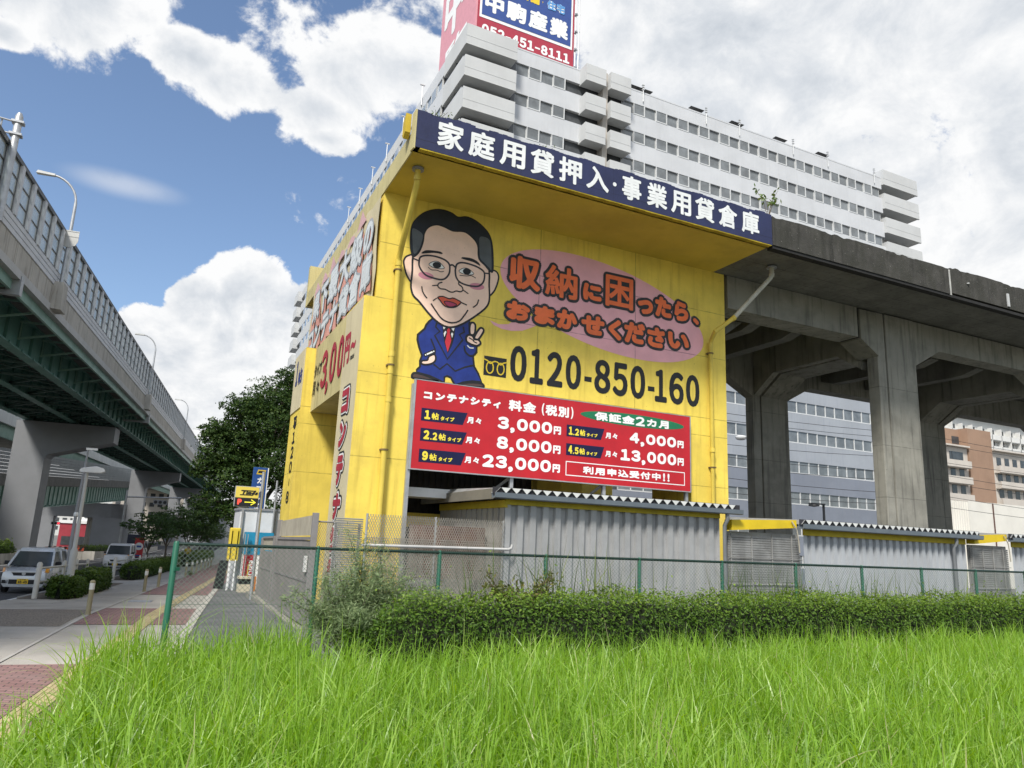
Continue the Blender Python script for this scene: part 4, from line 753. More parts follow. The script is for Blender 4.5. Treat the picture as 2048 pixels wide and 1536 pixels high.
# sliding gate along the left side
g = thing('sliding_gate', 'grey barred steel gate with a cream upper panel beside the yellow columns', 'gate', (3.2, 17, 0))
m_gate = mat('taupe_gate_paint', (.215, .205, .20), .55, .1, 2); m_gpan = mat('cream_mesh_panel', (.36, .33, .26), .8, .15, 2, streak=.4, streak_col=(.25, .22, .17))
for y, h in ((16.95, 2.52), (22.25, 2.42), (22.75, 1.96), (25.5, 1.9)): MB().box(3.13, 3.26, y-.07, y+.07, gz(y), h+gz(y)*.5).build('post', m_gate, g, bevel=.008)
bar_ = MB(); y = 17.1
while y < 22.2: bar_.box(3.18, 3.20, y, y+.025, .12+gz(y), 1.90+gz(y)*.5); y += .075
y = 22.85
while y < 25.45: bar_.box(3.18, 3.20, y, y+.025, .1+gz(y), 1.5+gz(y)*.5); y += .075
bar_.build('bars', m_gate, g)
fr = MB(); fr.bar((3.19, 17.0, 1.95), (3.19, 22.2, 1.88), .06, .07); fr.bar((3.19, 17, .12), (3.19, 25.5, -.02), .06, .08); fr.bar((3.19, 22.8, 1.9), (3.19, 25.5, 1.84), .05, .06); fr.bar((3.19, 17.0, 1.0), (3.19, 25.5, .9), .04, .05); fr.build('rails', m_gate, g)
MB().add([(3.21, 17.05, 2.02), (3.21, 22.2, 1.93), (3.21, 22.2, 2.36), (3.21, 17.05, 2.48), (3.225, 17.05, 2.02), (3.225, 22.2, 1.93), (3.225, 22.2, 2.36), (3.225, 17.05, 2.48)], [(0, 1, 2, 3), (7, 6, 5, 4), (0, 4, 5, 1), (3, 2, 6, 7)]).build('panel', m_gpan, g)
MB().add([(3.21, 22.85, 1.5), (3.21, 25.4, 1.45), (3.21, 25.4, 1.82), (3.21, 22.85, 1.9), (3.225, 22.85, 1.5), (3.225, 25.4, 1.45), (3.225, 25.4, 1.82), (3.225, 22.85, 1.9)], [(0, 1, 2, 3), (7, 6, 5, 4), (0, 4, 5, 1), (3, 2, 6, 7)]).build('panel', m_gpan, g)
MB().box(3.12, 3.17, 17.3, 17.5, 1.2, 1.55).build('lock_box', mat('white_lock_box', (.6, .6, .58), .5, .1), g)
diamond(3.26, 4.1, 16.95, .05, 2.35, .05, .09, .008, m_exp, 'mesh', g); MB().tube([(3.26, 16.95, 2.33), (4.08, 16.95, 2.33)], .02, 6).build('rails', m_gate, g)
MB().box(3.0, 3.35, 16.9, 27, -.5, .02).build('gate_track', mat('gate_kerb', (.24, .23, .20), .9, .2, 1.5), g)
# weeds and a sapling rooted on the parapet
def sprig(name, lab, base, h, nst, m, lsz, spread, nl):
    t = thing(name, lab, 'plant', base); st = MB(); P = []
    for k in range(nst):
        a = random.uniform(0, 6.28); e = (base[0]+math.cos(a)*spread, base[1]+math.sin(a)*spread*.5, base[2]+h*random.uniform(.7, 1)); mid = ((base[0]*.55+e[0]*.45)+random.uniform(-.03, .03), base[1], base[2]+h*.5)
        st.tube([base, mid, e], [.010, .007, .004], 5)
        for q in range(nl):
            u = random.uniform(.45, 1.0); p = [mid[i]+(e[i]-mid[i])*(u-.5)*2 for i in range(3)] if u > .5 else [base[i]+(mid[i]-base[i])*u*2 for i in range(3)]
            P.append([p[0]+random.gauss(0, .07), p[1]+random.gauss(0, .05), p[2]+random.gauss(0, .05)])
    st.build('stem', mat('brown_stem', (.10, .075, .05), .8, .2), t); V, F = leaves(np.array(P), lsz, .4, .1); npmesh('foliage', V, F, m, t, np.repeat(rng.random(len(P)), 4)); return t
m_weed = leafmat('weed_leaf', [(.05, .10, .02), (.10, .17, .03), (.16, .20, .05)], .3)
sprig('sapling', 'spindly sapling growing where the navy parapet meets the dark concrete', (15.74, 15.48, 12.1), 1.15, 5, m_weed, .16, .5, 13)
sprig('weed_tuft', 'small dark weed on top of the navy parapet above its first character', (4.9, 15.5, 12.1), .22, 16, m_weed, .07, .45, 8); sprig('weed_tuft', 'small dark weed on top of the navy parapet over the fourth character', (8.0, 15.5, 12.1), .2, 8, m_weed, .06, .22, 8)

# ------------------------------------------------------------ apartment tower behind
m_tw = mat('pale_grey_tower_paint', (.53, .545, .565), .8, .06, .35, streak=.16, streak_col=(.33, .34, .36)); m_tw2 = mat('blue_grey_tower_wall', (.20, .222, .265), .8, .07, .4, streak=.3, streak_col=(.15, .18, .24)); m_twl = mat('light_tower_paint', (.50, .51, .51), .8, .05, .4, streak=.12, streak_col=(.38, .38, .37))
m_twm = mat('mid_tower_wall', (.31, .335, .37), .8, .06, .4, streak=.3, streak_col=(.21, .24, .30))
m_gl = mat('window_glass', (.15, .165, .175), .12, .3, .7, spec=.8); m_al = mat('aluminium_sash', (.62, .63, .63), .4, .05, 3, metal=.2); m_cur = mat('curtain_grey', (.22, .235, .235), .8, .25, 1.5)  # pane colour raised to stand for sky reflection
tw = thing('apartment_tower', 'tall grey slab apartment block with ribbon windows and a roof sign behind the viaduct', 'building', (18, 51, 0))
YT = 50.9; XT = 18.05; RT = 44.25; PI_ = 2.93
bz = [RT]                                  # walls between the window bands
wb = []
for k in range(15):
    top = RT-1.40-k*PI_; bot = top-1.13; wb.append((bot, top))
mb = MB(); prev = RT
segs = []
for k, (b, t_) in enumerate(wb):
    segs.append((t_, prev)); prev = b
segs.append((-3, prev))
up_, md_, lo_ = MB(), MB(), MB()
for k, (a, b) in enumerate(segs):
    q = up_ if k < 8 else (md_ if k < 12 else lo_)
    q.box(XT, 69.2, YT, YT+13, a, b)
up_.build('upper_wall', m_tw, tw); md_.build('middle_wall', m_twm, tw); lo_.build('lower_wall', m_tw2, tw)  # wall tone steps darker and bluer towards the lower storeys
# long left wing running away from the camera
wl = MB(); 
for k, (a, b) in enumerate(segs): wl.box(XT-.003, XT+12, YT+13.01, YT+78, a+.0, b)
wl.build('wing_wall', m_twl, tw)
core = MB()
core.box(XT+.28, 68.9, YT+.28, YT+12.7, -3, RT-.3); core.box(XT+.28, XT+11.7, YT+12.7, YT+77.7, -3, RT-.3); core.build('dark_interior', mat('dark_room', (.06, .065, .07), .8, .2), tw)
# windows: a sash with its pane is one part; every other one is framed and set forward
def win_mesh(w, h, framed, slim=False):
    mb = MB()
    if slim:
        mb.box(0, .045, -.06, .08, 0, h, 0); mb.box(w-.03, w, .0, .08, 0, h, 0); mb.box(.045, w-.03, -.08, .08, -.03, .07, 0); mb.box(.045, w-.03, .02, .05, .07, h, 1)
    elif framed:
        mb.box(0, .06, -.1, .08, -.02, h, 0); mb.box(w-.09, w, -.1, .08, -.02, h, 0); mb.box(.06, w-.09, -.1, .08, -.02, .08, 0); mb.box(.06, w-.09, -.02, .08, h-.03, h, 0); mb.box(.06, w-.09, -.03, .0, .08, h-.03, 1)
    else: mb.box(0, .03, .06, .12, 0, h, 0); mb.box(w-.03, w, .06, .12, 0, h, 0); mb.box(.03, w-.03, .08, .1, .0, h, 1)
    return mb
PW = 1.262; protos = []
for fr_ in (True, False):
    q = win_mesh(PW, 1.13, fr_); fm, pm = MB(), MB()
    for f_, mi_ in zip(q.f, q.m): (pm if mi_ else fm).add([q.v[i] for i in f_], [tuple(range(len(f_)))])
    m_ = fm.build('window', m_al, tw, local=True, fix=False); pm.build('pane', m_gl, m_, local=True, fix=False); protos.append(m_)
spots = []
for k, (b, t_) in enumerate(wb):
    for i in range(4): spots.append((23.0+i*1.22+.02, b, k, (i % 2 == 1), 1.22/PW)) 
    for i in range(27): spots.append((34.0+i*1.292, b, k, (i % 2 == 1), 1.292/PW*.99))
def vis(s): return s[2] < 5 or s[2] > 8
spots = [s for s in spots if vis(s)]
first = [s for s in spots if s[2] < 3]; rest = [s for s in spots if s[2] >= 3]
for i, s in enumerate(first[:93]):
    o = protos[0 if s[3] else 1]
    if i > 1 or True:
        c = o.copy(); COL.objects.link(c); c.parent = tw; g_ = o.children[0].copy(); COL.objects.link(g_); g_.parent = c; c.location = (s[0]-18, YT+.07-51, s[1]-0); c.scale = (s[4], 1, 1)
for p_ in protos:
    for g_ in list(p_.children): bpy.data.objects.remove(g_)
    bpy.data.objects.remove(p_)
rs = MB()
for s in rest+first[93:]:
    q = win_mesh(1.292 if s[2] > 8 else PW*s[4], 1.13, s[3], s[2] > 8); rs.add([(p[0]+s[0], p[1]+YT+.07, p[2]+s[1]) for p in q.v], q.f); rs.m[-len(q.m):] = q.m
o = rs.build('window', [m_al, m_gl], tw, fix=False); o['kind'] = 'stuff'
lw = MB()
for k, (b, t_) in enumerate(wb[:9]):
    for i in range(46):
        q = win_mesh(1.35, 1.13, i % 2 == 0); y0 = YT+5.2+i*1.5
        lw.add([(XT+.09+p[1]*-1+.0, y0+p[0], b+p[2]) for p in q.v], q.f); lw.m[-len(q.m):] = q.m
o = lw.build('side_window', [m_al, mat('sky_glass', (.16, .22, .30), .05, .1, spec=1.0)], tw, fix=False); o['kind'] = 'stuff'
cu_ = MB(); random.seed(11)
for s in spots:
    if random.random() < .75: cu_.box(s[0]+.08, s[0]+PW-.1, YT+.2, YT+.22, s[1]+.02, s[1]+(1.05 if random.random() < .6 else random.uniform(.3, .8)))
cu_.build('curtains', m_cur, tw, fix=False)['kind'] = 'stuff'
MB().box(23.0, 69.2, YT-.02, YT+.02, RT-.06, RT+.08).build('roof_edge', m_tw, tw)
# corner balconies, stair balconies and end balconies: solid grey fronts over dark recesses
def balc(name, x0, x1, y0, y1, n, ztop, hgt, m, skip=0):
    for k in range(skip, n):
        z1 = ztop-k*PI_; b = MB()
        b.box(x0, x1, y0, y0+.14, z1-hgt, z1); b.box(x0, x0+.14, y0+.14, y1, z1-hgt, z1); b.box(x1-.14, x1, y0+.14, y1, z1-hgt, z1); b.box(x0+.1, x1-.1, y0+.1, y1, z1-hgt+.02, z1-hgt+.2)
        b.box(x0-.015, x1+.015, y0-.015, y0+.0, z1-hgt*.62, z1-hgt*.60); b.box(x0-.02, x1+.02, y0-.02, y0+.2, z1-hgt-.06, z1-hgt)
        b.build(name, m, tw)
balc('corner_balcony', 17.82, 22.5, 49.7, 55, 6, 43.95, 1.85, m_twl); balc('stair_balcony', 29.4, 31.5, 49.75, 51.0, 6, 44.3, 1.62, m_twl); balc('stair_balcony', 32.0, 34.2, 49.75, 51.0, 6, 44.3, 1.62, m_twl)
balc('end_balcony', 69.2, 75.0, 50.6, 54.5, 6, 45.2, 1.80, m_twl); balc('end_balcony', 17.4, 19.4, YT+78, YT+82, 12, 44.2, 1.75, m_twl)
MB().box(31.5, 32.0, 50.3, 52, -3, RT+.2).build('stair_shaft', mat('buff_shaft', (.40, .37, .33), .8, .15, .5, streak=.4, streak_col=(.28, .25, .22)), tw)
MB().box(69.25, 74.6, 52.2, 63, -3, RT-.4).build('end_bay', m_tw, tw)
rc = MB().box(22.55, 23.0, 50.95, 52, -3, RT-.2).box(18.1, 22.5, 52.6, 52.8, -3, 43.4).box(29.4, 31.5, 51.2, 51.3, -3, 44).box(32, 34, 51.2, 51.3, -3, 44); rc.build('recess', mat('recess_grey', (.14, .145, .15), .85, .15), tw)
for x in (35.2, 36.9, 43.2, 48.4, 54.4, 60.6): 
    v = MB().box(x-.5, x+.5, YT+.6, YT+1.7, RT, RT+.55); v.hexa([(x-.62, YT+.5, RT+.55), (x+.62, YT+.5, RT+.55), (x+.62, YT+1.8, RT+.55), (x-.62, YT+1.8, RT+.55), (x-.85, YT+.3, RT+.75), (x+.85, YT+.3, RT+.75), (x+.85, YT+2, RT+.75), (x-.85, YT+2, RT+.75)]); v.build('roof_vent', mat('dark_vent', (.05, .05, .05), .8, .2), tw)
for x in (36.3, 43.9, 48.2, 55.6, 60.7, 68.0):
    v = MB().tube([(x, YT-.1, RT+.8), (x, YT-.1, RT-.9), (x-.0, YT-.1, RT-1.0)], .05, 6)
    for z in (.25, .5, .72): v.box(x-.12, x+.12, YT-.2, YT, RT+z, RT+z+.05)
    v.build('vent_pipe', m_al, tw)
for y in range(6): v = MB().tube([(XT-.1, YT+11+y*6.2, RT+1.3), (XT-.1, YT+11+y*6.2, RT-.9), (XT+.0, YT+11.25+y*6.2, RT-.95)], .05, 6).box(XT-.35, XT+.15, YT+10.9+y*6.2, YT+11.1+y*6.2, RT+1.25, RT+1.32).build('vent_pipe', m_al, tw)
sg = thing('roof_sign', 'big blue, red and pink advertising sign on the roof of the grey tower', 'sign', (19.5, 52.4, RT))
KS = 1.0
MB().box(19.72, 29.5, 52.4, 52.6, 45.2, 57.0).build('front_panel', mat('sign_red', (.36, .035, .06), .6, .06), sg)
MB().box(19.85, 29.3, 52.37, 52.4, 47.3, 57).build('white_border', m_white, sg); MB().box(20.05, 29.1, 52.34, 52.37, 47.6, 57).build('blue_field', mat('sign_blue', (.035, .075, .26), .55, .06), sg)
MB().box(19.5, 19.7, 52.5, 62, 45.2, 57).build('side_panel', mat('sign_pink', (.62, .29, .34), .7, .06), sg)
ps_ = front(52.335); w = MB()
for c, a, b in (('中', 20.3, 22.15), ('駒', 22.4, 24.4), ('産', 24.65, 26.6), ('業', 26.85, 28.8)): put(w, c, a, 48.05, b, 50.0, .10, ps_, .01, rings=[(.06, 8), (.10, 12)])
pr_ = front(52.395); line(w, '052-451-8111', 20.1, 45.72, 29.1, 1.0, .06, pr_, .01, digit=.6)
psd = side(19.49); put(w, '中', -61, 49.5, -55.5, 56.5, .25, psd, .01, rings=[(.12, 8), (.25, 12)]); put(w, '駒', -60.5, 45.8, -54.5, 48.6, .1, psd, .01)
w.build('white_lettering', m_white, sg, fix=False)
w = MB(); line(w, '店舗・', 23.6, 50.62, 26.3, 1.05, .06, ps_, .01); w.build('yellow_lettering', mat('sign_yellow', (.75, .55, .04), .5, .05), sg, fix=False)
w = MB(); line(w, '住宅', 26.45, 50.6, 28.45, 1.1, .12, ps_, .01); w.build('white_lettering_edge', m_white, sg, fix=False); w = MB(); line(w, '住宅', 26.45, 50.6, 28.45, 1.1, .04, ps_, .03); w.build('blue_lettering', mat('sign_sky_blue', (.10, .30, .62), .5, .05), sg, fix=False)
fr = MB()
for x in (29.75, 30.1): fr.tube([(x, 52.6, RT), (x, 52.6, 58)], .07, 6)
for k in range(7): fr.bar((29.5, 52.6, 45.5+k*1.9), (30.2, 52.6, 45.9+k*1.9), .08, .08)
for k in range(7): fr.box(29.62, 29.82, 52.35, 52.5, 45.6+k*1.9, 45.75+k*1.9)
fr.build('frame', m_gal, sg)
# ------------------------------------------------------------ far right: brown block, white apartments, hoarding, wires, lamps
br = thing('brown_apartments', 'brown and cream walk-up apartment block seen under the viaduct arch', 'building', (118, 75, 0))
m_br = mat('brown_render', (.30, .195, .135), .85, .08, .3, streak=.15, streak_col=(.2, .1, .06)); m_crm = mat('cream_render', (.52, .48, .43), .8, .07, .4, streak=.2, streak_col=(.36, .33, .3)); m_dw = mat('dark_window', (.05, .055, .06), .2, .3, 1, spec=.7)
MB().box(110.5, 121.6, 76, 84, -3, 23.2).build('upper_block', m_br, br); MB().box(118.2, 124.4, 74.6, 84, -3, 23.35).build('stair_tower', m_br, br)
MB().box(104, 118.19, 74.9, 80, -3, 20.0).box(124.41, 140, 74.9, 84, -3, 20.2).build('wall', m_crm, br)
b = MB(); d_ = MB()
for k, z in enumerate((17.5, 14.9, 12.1, 9.3)):
    for x0, x1 in ((104, 117.6), (125, 140)):
        b.box(x0, x1, 73.9, 74.05, z-.9, z+.2); b.box(x0, x1, 74.05, 74.9, z-1.0, z-.8)
        for i in range(6): d_.box(x0+.8+i*2.2, x0+2.0+i*2.2, 74.85, 74.92, z+.35, z+1.7)
b.build('balcony', m_crm, br)
for k, z in enumerate((17.5, 14.9, 12.1, 9.3)):
    for x0 in (104, 125):
        for i in range(6): MB().box(x0+.8+i*2.2, x0+2.0+i*2.2, 74.85, 74.92, z+.35, z+1.7).build('window', m_dw, br)
MB().box(116.2, 117.9, 75.9, 76.02, 20.8, 22).box(114.2, 116.2, 74.8, 74.92, 17.9, 19.2).build('window', m_dw, br)
MB().box(103.6, 118, 74.2, 80.2, 20.0, 20.25).box(124.4, 140, 74.2, 84, 20.2, 20.45).build('roof', m_crm, br)
wa = thing('white_apartments', 'long white apartment block with rows of balconies rising behind the brown apartments', 'building', (210, 130, 0)); m_wa = mat('white_render', (.62, .62, .60), .8, .05, .3)
MB().box(150, 260, 131.5, 142, -3, 43).build('wall', m_wa, wa); b = MB(); d_ = MB()
for k in range(7):
    z = 38.2-k*3.4; b.box(150, 260, 130, 130.2, z-1.2, z+.3); b.box(150, 260, 130.2, 131.5, z-1.4, z-1.1); 
    for i in range(24):
        if k < 4 and 9 < i < 20: MB().box(151+i*4.5, 153.4+i*4.5, 131.4, 131.52, z+.5, z+2.0).build('window', m_dw, wa)
        b.box(150+i*4.5, 150.25+i*4.5, 130, 131.5, z-1.2, z+2.2)
b.box(149, 261, 129.8, 142, 42.6, 43.3); b.build('balcony', m_wa, wa, fix=False)
ho = thing('white_hoarding', 'tall white corrugated hoarding in front of the brown apartments', 'fence', (90, 55, 0)); mb = ribs(78, 86.2, 55, -3, 8.85, .42, .08); mb.box(86.2, 125, 55, 55.1, -3, 8.95); mb.build('sheets', mat('white_hoarding_sheet', (.66, .64, .58), .6, .05, .5), ho, fix=False); MB().box(90.65, 90.8, 54.9, 54.98, -3, 8.9).build('post', mat('rust_post', (.1, .05, .04), .8, .2), ho)
wr = thing('power_lines', 'thin dark power lines crossing behind the viaduct columns', 'cables', (30, 44, 8)); mb = MB()
for za, zb, y in ((9.6, 9.9, 44), (8.9, 9.3, 44.3), (8.2, 7.6, 44.6), (13.5, 14.2, 46), (13.0, 13.7, 46.4), (10.9, 12.4, 47), (7.0, 6.9, 45)):
    mb.tube([(24+i*6, y, za+(zb-za)*i/14-.5*math.sin(math.pi*(i % 7)/7)) for i in range(15)], .022, 5)
mb.build('wire', mat('black_cable', (.02, .02, .022), .6, .1), wr)
for i, x in enumerate((24, 110)): MB().tube([(x, 45.2, -3), (x, 45.2, 15)], [.2, .14], 10).build('pole', m_concd, wr)
l1 = thing('street_lamp', 'white domed street lamp on an arm behind the viaduct, close to the yellow column', 'lamp', (39.4, 40, 0)); MB().tube([(39.6, 40, gz(40)), (39.6, 40, 9.3), (39.2, 40, 9.8), (38.2, 40, 10.0)], .07, 8).build('pole', m_gal, l1); MB().lathe([(.02, .16), (.3, .1), (.42, 0), (.38, -.12), (.2, -.2)], (37.3, 40, 10.1), 12).bar((37.4, 40, 10.15), (38.3, 40, 10.02), .12, .12).build('lamp_head', mat('lamp_white', (.62, .63, .63), .35, .05), l1, smooth=True)
l2 = thing('street_lamp', 'black flat-headed street lamp in front of the blue-grey tower wall', 'lamp', (45.3, 40, 0)); MB().box(45.22, 45.38, 39.95, 40.05, gz(40), 5.75).build('pole', mat('black_lamp_paint', (.02, .022, .025), .5, .1), l2); MB().box(43.95, 45.3, 39.8, 40.2, 5.72, 5.8).lathe([(.1, .0), (.38, -.02), (.40, -.14), (.1, -.2)], (44.3, 40, 5.72), 12).build('lamp_head', MATS['black_lamp_paint'], l2)
# ------------------------------------------------------------ elevated expressway on the left
m_green = mat('green_girder_paint', (.085, .20, .165), .5, .12, .6, streak=.35, streak_col=(.10, .17, .15), bump=.1)
m_greenl = mat('pale_green_edge_paint', (.20, .33, .275), .5, .12, .6, streak=.3, streak_col=(.10, .13, .11))
m_pierg = mat('grey_pier_paint', (.215, .222, .235), .6, .07, .4, streak=.15, streak_col=(.20, .205, .21)); m_pcon = mat('stained_parapet_concrete', (.42, .40, .36), .85, .12, .8, streak=.8, streak_col=(.17, .15, .125), bump=.2)
m_band = mat('grey_steel_band', (.52, .53, .55), .5, .06, .8); m_blk = mat('black_steel', (.025, .027, .03), .5, .1)
def hz(t, n, z): p = hw(t, n); return (p[0], p[1], z+.009*(t-30))
exw = thing('elevated_expressway', 'elevated expressway with green girders and glazed noise barrier over the road', 'viaduct', hw(74, -15))
def hbox(n0, n1, z0, z1, t0=6, t1=330, mb=None):
    mb = mb or MB(); mb.hexa([hz(t0, n0, z0), hz(t0, n1, z0), hz(t1, n1, z0), hz(t1, n0, z0), hz(t0, n0, z1), hz(t0, n1, z1), hz(t1, n1, z1), hz(t1, n0, z1)]); return mb
hbox(-20.1, -10.12, 12.0, 12.4).build('deck', m_concd, exw)
pc_ = MB()
for k in range(147):                                  # parapet cast in panels with open joints
    t = 6+k*2.2; hbox(-10.15, -9.9, 11.92, 12.86, t, t+2.17, pc_)
pc_.build('parapet', m_pcon, exw)
hbox(-10.2, -9.84, 11.58, 11.92).build('edge_lip', mat('pale_lip_concrete', (.43, .43, .42), .75, .08, .8, streak=.3, streak_col=(.3, .3, .29)), exw)
bd = MB()
for z in (12.88, 13.12, 13.36): hbox(-9.98, -9.86, z, z+.2, mb=bd); hbox(-9.99, -9.9, z+.2, z+.24, mb=bd)
bd.build('barrier_base', m_band, exw)
po = MB(); dk_ = MB()
for k in range(190):
    t = 6+k*1.67; hbox(-10.0, -9.82, 13.58, 15.62, t, t+.30, po); hbox(-10.02, -9.84, 13.58, 15.62, t+.30, t+.36, dk_); hbox(-10.0, -9.93, 13.58, 15.62, t+1.62, t+1.67, dk_)
    for z in (14.28, 14.95): hbox(-10.0, -9.93, z, z+.05, t+.36, t+1.62, dk_)
hbox(-10.03, -9.86, 15.6, 15.78, mb=dk_); hbox(-10.0, -9.9, 13.58, 13.66, mb=dk_)
po.build('barrier_post', m_band, exw, fix=False)['kind'] = 'stuff'; dk_.build('barrier_frame', mat('dark_grey_frame', (.085, .09, .095), .5, .1), exw, fix=False)
def clearmat():
    M = bpy.data.materials.new('milky_glazing'); M.use_nodes = True; nt = M.node_tree; N = nt.nodes; L = nt.links
    t = N.new('ShaderNodeBsdfTransparent'); t.inputs[0].default_value = (.80, .85, .86, 1); mx = N.new('ShaderNodeMixShader'); mx.inputs[0].default_value = .5
    N['Principled BSDF'].inputs['Base Color'].default_value = (.60, .63, .64, 1); N['Principled BSDF'].inputs['Roughness'].default_value = .2
    L.new(t.outputs[0], mx.inputs[1]); L.new(N['Principled BSDF'].outputs[0], mx.inputs[2]); L.new(mx.outputs[0], N['Material Output'].inputs[0]); return M
m_clear = clearmat()
hbox(-9.97, -9.95, 13.66, 15.6).build('barrier_glazing', m_clear, exw)
gd = MB(); st = MB()
for n in (-12.0, -15.6, -19.2):
    hbox(n-.02, n+.02, 10.3, 12.0, mb=gd); hbox(n-.28, n+.28, 10.22, 10.3, mb=gd); hbox(n-.25, n+.25, 11.94, 12.0, mb=gd)
    for k in range(150):
        t = 8+k*2.1; hbox(n+.02, n+.16, 10.3, 11.94, t, t+.03, st); hbox(n-.34, n-.28, 10.20, 10.32, t, t+.2, st); hbox(n+.28, n+.34, 10.20, 10.32, t, t+.2, st)
gd.build('girder', m_green, exw); st.build('girder_stiffeners', m_green, exw, fix=False)
hbox(-10.25, -10.12, 11.15, 11.6, mb=None).build('edge_beam', m_greenl, exw)
br_ = MB(); xb = MB()
for k in range(48):
    t = 8+k*4.2; br_.bar(hz(t, -10.2, 11.3), hz(t, -11.98, 10.85), .07, .09); br_.bar(hz(t, -10.2, 11.75), hz(t, -11.98, 11.75), .08, .1); br_.bar(hz(t, -11.9, 10.8), hz(t, -11.9, 11.8), .06, .08); flush(br_, 'bracket', m_greenl, exw)
    for a, b in ((-12, -15.6), (-15.6, -19.2)):
        xb.bar(hz(t, a, 10.45), hz(t+4.2, b, 10.45), .09, .09); xb.bar(hz(t, b, 10.5), hz(t+4.2, a, 10.5), .09, .09); xb.bar(hz(t, a, 10.5), hz(t, b, 11.7), .08, .08); xb.bar(hz(t, a, 11.7), hz(t, b, 10.5), .08, .08); xb.bar(hz(t, a, 10.4), hz(t, b, 10.4), .1, .1)
xb.build('cross_bracing', mat('dark_green_bracing', (.045, .085, .07), .5, .1), exw, fix=False)
jb = MB()
for t in (33.2, 74.3): hbox(-10.3, -9.8, 10.95, 11.75, t, t+.35, jb); hbox(-12.2, -10.3, 10.95, 11.1, t, t+.3, jb); flush(jb, 'joint_bracket', m_gal, exw)
def pier(t, portal):
    dz = .009*(t-30); g0 = gz(t)-.3; mb = MB()
    P = lambda n, z, dt: hw(t+dt, n, z)
    pr = [(-19.85, 10.1+dz), (-19.85, g0), (-17.3, g0), (-17.3, 7.0+dz), (-17.1, 7.3+dz), (-12.2, 8.72+dz), (-12.2, 10.1+dz)]
    n = len(pr); vs = [P(a, z, -1.2) for a, z in pr]+[P(a, z, 1.2) for a, z in pr]
    mb.add(vs, [tuple(range(n)), tuple(range(2*n-1, n-1, -1))]+[(i, n+i, n+(i+1) % n, (i+1) % n) for i in range(n)])
    mb.build('pier', m_pierg, exw)
    MB().hexa([P(-20.2, g0, -1.5), P(-16.9, g0, -1.5), P(-16.9, g0, 1.5), P(-20.2, g0, 1.5), P(-20.2, gz(t)+.75, -1.5), P(-16.9, gz(t)+.75, -1.5), P(-16.9, gz(t)+.75, 1.5), P(-20.2, gz(t)+.75, 1.5)]).build('pier_footing', m_slab, exw)
    bb = MB()
    for a in (-12.4, -15.6, -19.2): bb.hexa([P(a-.3, 10.1+dz, -.4), P(a+.3, 10.1+dz, -.4), P(a+.3, 10.1+dz, .4), P(a-.3, 10.1+dz, .4), P(a-.3, 10.22+dz, -.4), P(a+.3, 10.22+dz, -.4), P(a+.3, 10.22+dz, .4), P(a-.3, 10.22+dz, .4)])
    bb.build('bearing', m_blk, exw)
for t in (74, 140, 206, 272): pier(t, 0)
pt = thing('portal_pier', 'grey painted portal pier under the ramp, beyond the first expressway pier', 'pier', hw(139, -28)); P = lambda n, z, dt: hw(138.7+dt, n, z)
for a, b, c, d in ((-33.5, -30.2, -3.2, 5.2), (-24.5, -19.7, -3.2, 5.2), (-33.5, -19.7, 2.85, 5.25)):
    MB().hexa([P(a, c, 0), P(b, c, 0), P(b, c, 2.6), P(a, c, 2.6), P(a, d, 0), P(b, d, 0), P(b, d, 2.6), P(a, d, 2.6)]).build('column' if c < 0 else 'cross_beam', m_pierg, pt)
MB().hexa([P(-26, -1.9, 4), P(-19.8, -1.9, 4), P(-19.8, -1.9, 5), P(-26, -1.9, 5), P(-26, 3, 4), P(-19.8, 3, 4), P(-19.8, 3, 5), P(-26, 3, 5)]).build('wall', m_pcon, pt)
rp = thing('expressway_ramp', 'rising ramp with grey slatted barrier and green girder behind the piers', 'viaduct', hw(100, -26))
def rbox(n0, n1, z0, z1, t0, t1, mb=None):
    mb = mb or MB(); f = lambda t, n, z: (*hw(t, n)[:2], z+.049*(t-101)); mb.hexa([f(t0, n0, z0), f(t0, n1, z0), f(t1, n1, z0), f(t1, n0, z0), f(t0, n0, z1), f(t0, n1, z1), f(t1, n1, z1), f(t1, n0, z1)]); return mb
sl_ = MB()
for k in range(7): rbox(-24.1, -23.98, 7.3+k*.36, 7.3+k*.36+.33, 40, 190, sl_)
sl_.build('barrier', mat('slate_slats', (.30, .315, .32), .55, .08, .5), rp)
rbox(-24.3, -24.0, 6.05, 7.28, 40, 190).build('parapet', mat('grey_stained_parapet', (.20, .195, .18), .85, .15, .8, streak=.6, streak_col=(.11, .10, .09)), rp)
q = MB(); rbox(-24.9, -24.5, 3.5, 6.05, 40, 190, q); rbox(-25.2, -24.2, 3.4, 3.5, 40, 190, q)
for k in range(70): rbox(-24.5, -24.36, 3.5, 6.0, 41+k*2.1, 41.05+k*2.1, q); rbox(-24.5, -24.2, 3.5, 3.62, 40+k*2.1, 40.3+k*2.1, q)
q.build('girder', m_greenl, rp, fix=False); rbox(-33, -24.3, 6.0, 6.5, 40, 190).build('deck', m_concd, rp)
d2_ = thing('second_deck', 'second expressway deck with white parapet, farther left beyond the main deck', 'viaduct', hw(90, -28))
hbox(-24.3, -24.0, 10.9, 12.1, 60, 330).build('parapet', mat('white_parapet', (.60, .61, .60), .7, .06, .6, streak=.2), d2_); hbox(-34, -24.3, 10.9, 11.2, 60, 330).build('deck', m_concd, d2_); hbox(-24.7, -24.4, 9.6, 10.9, 60, 330).build('girder', m_greenl, d2_)
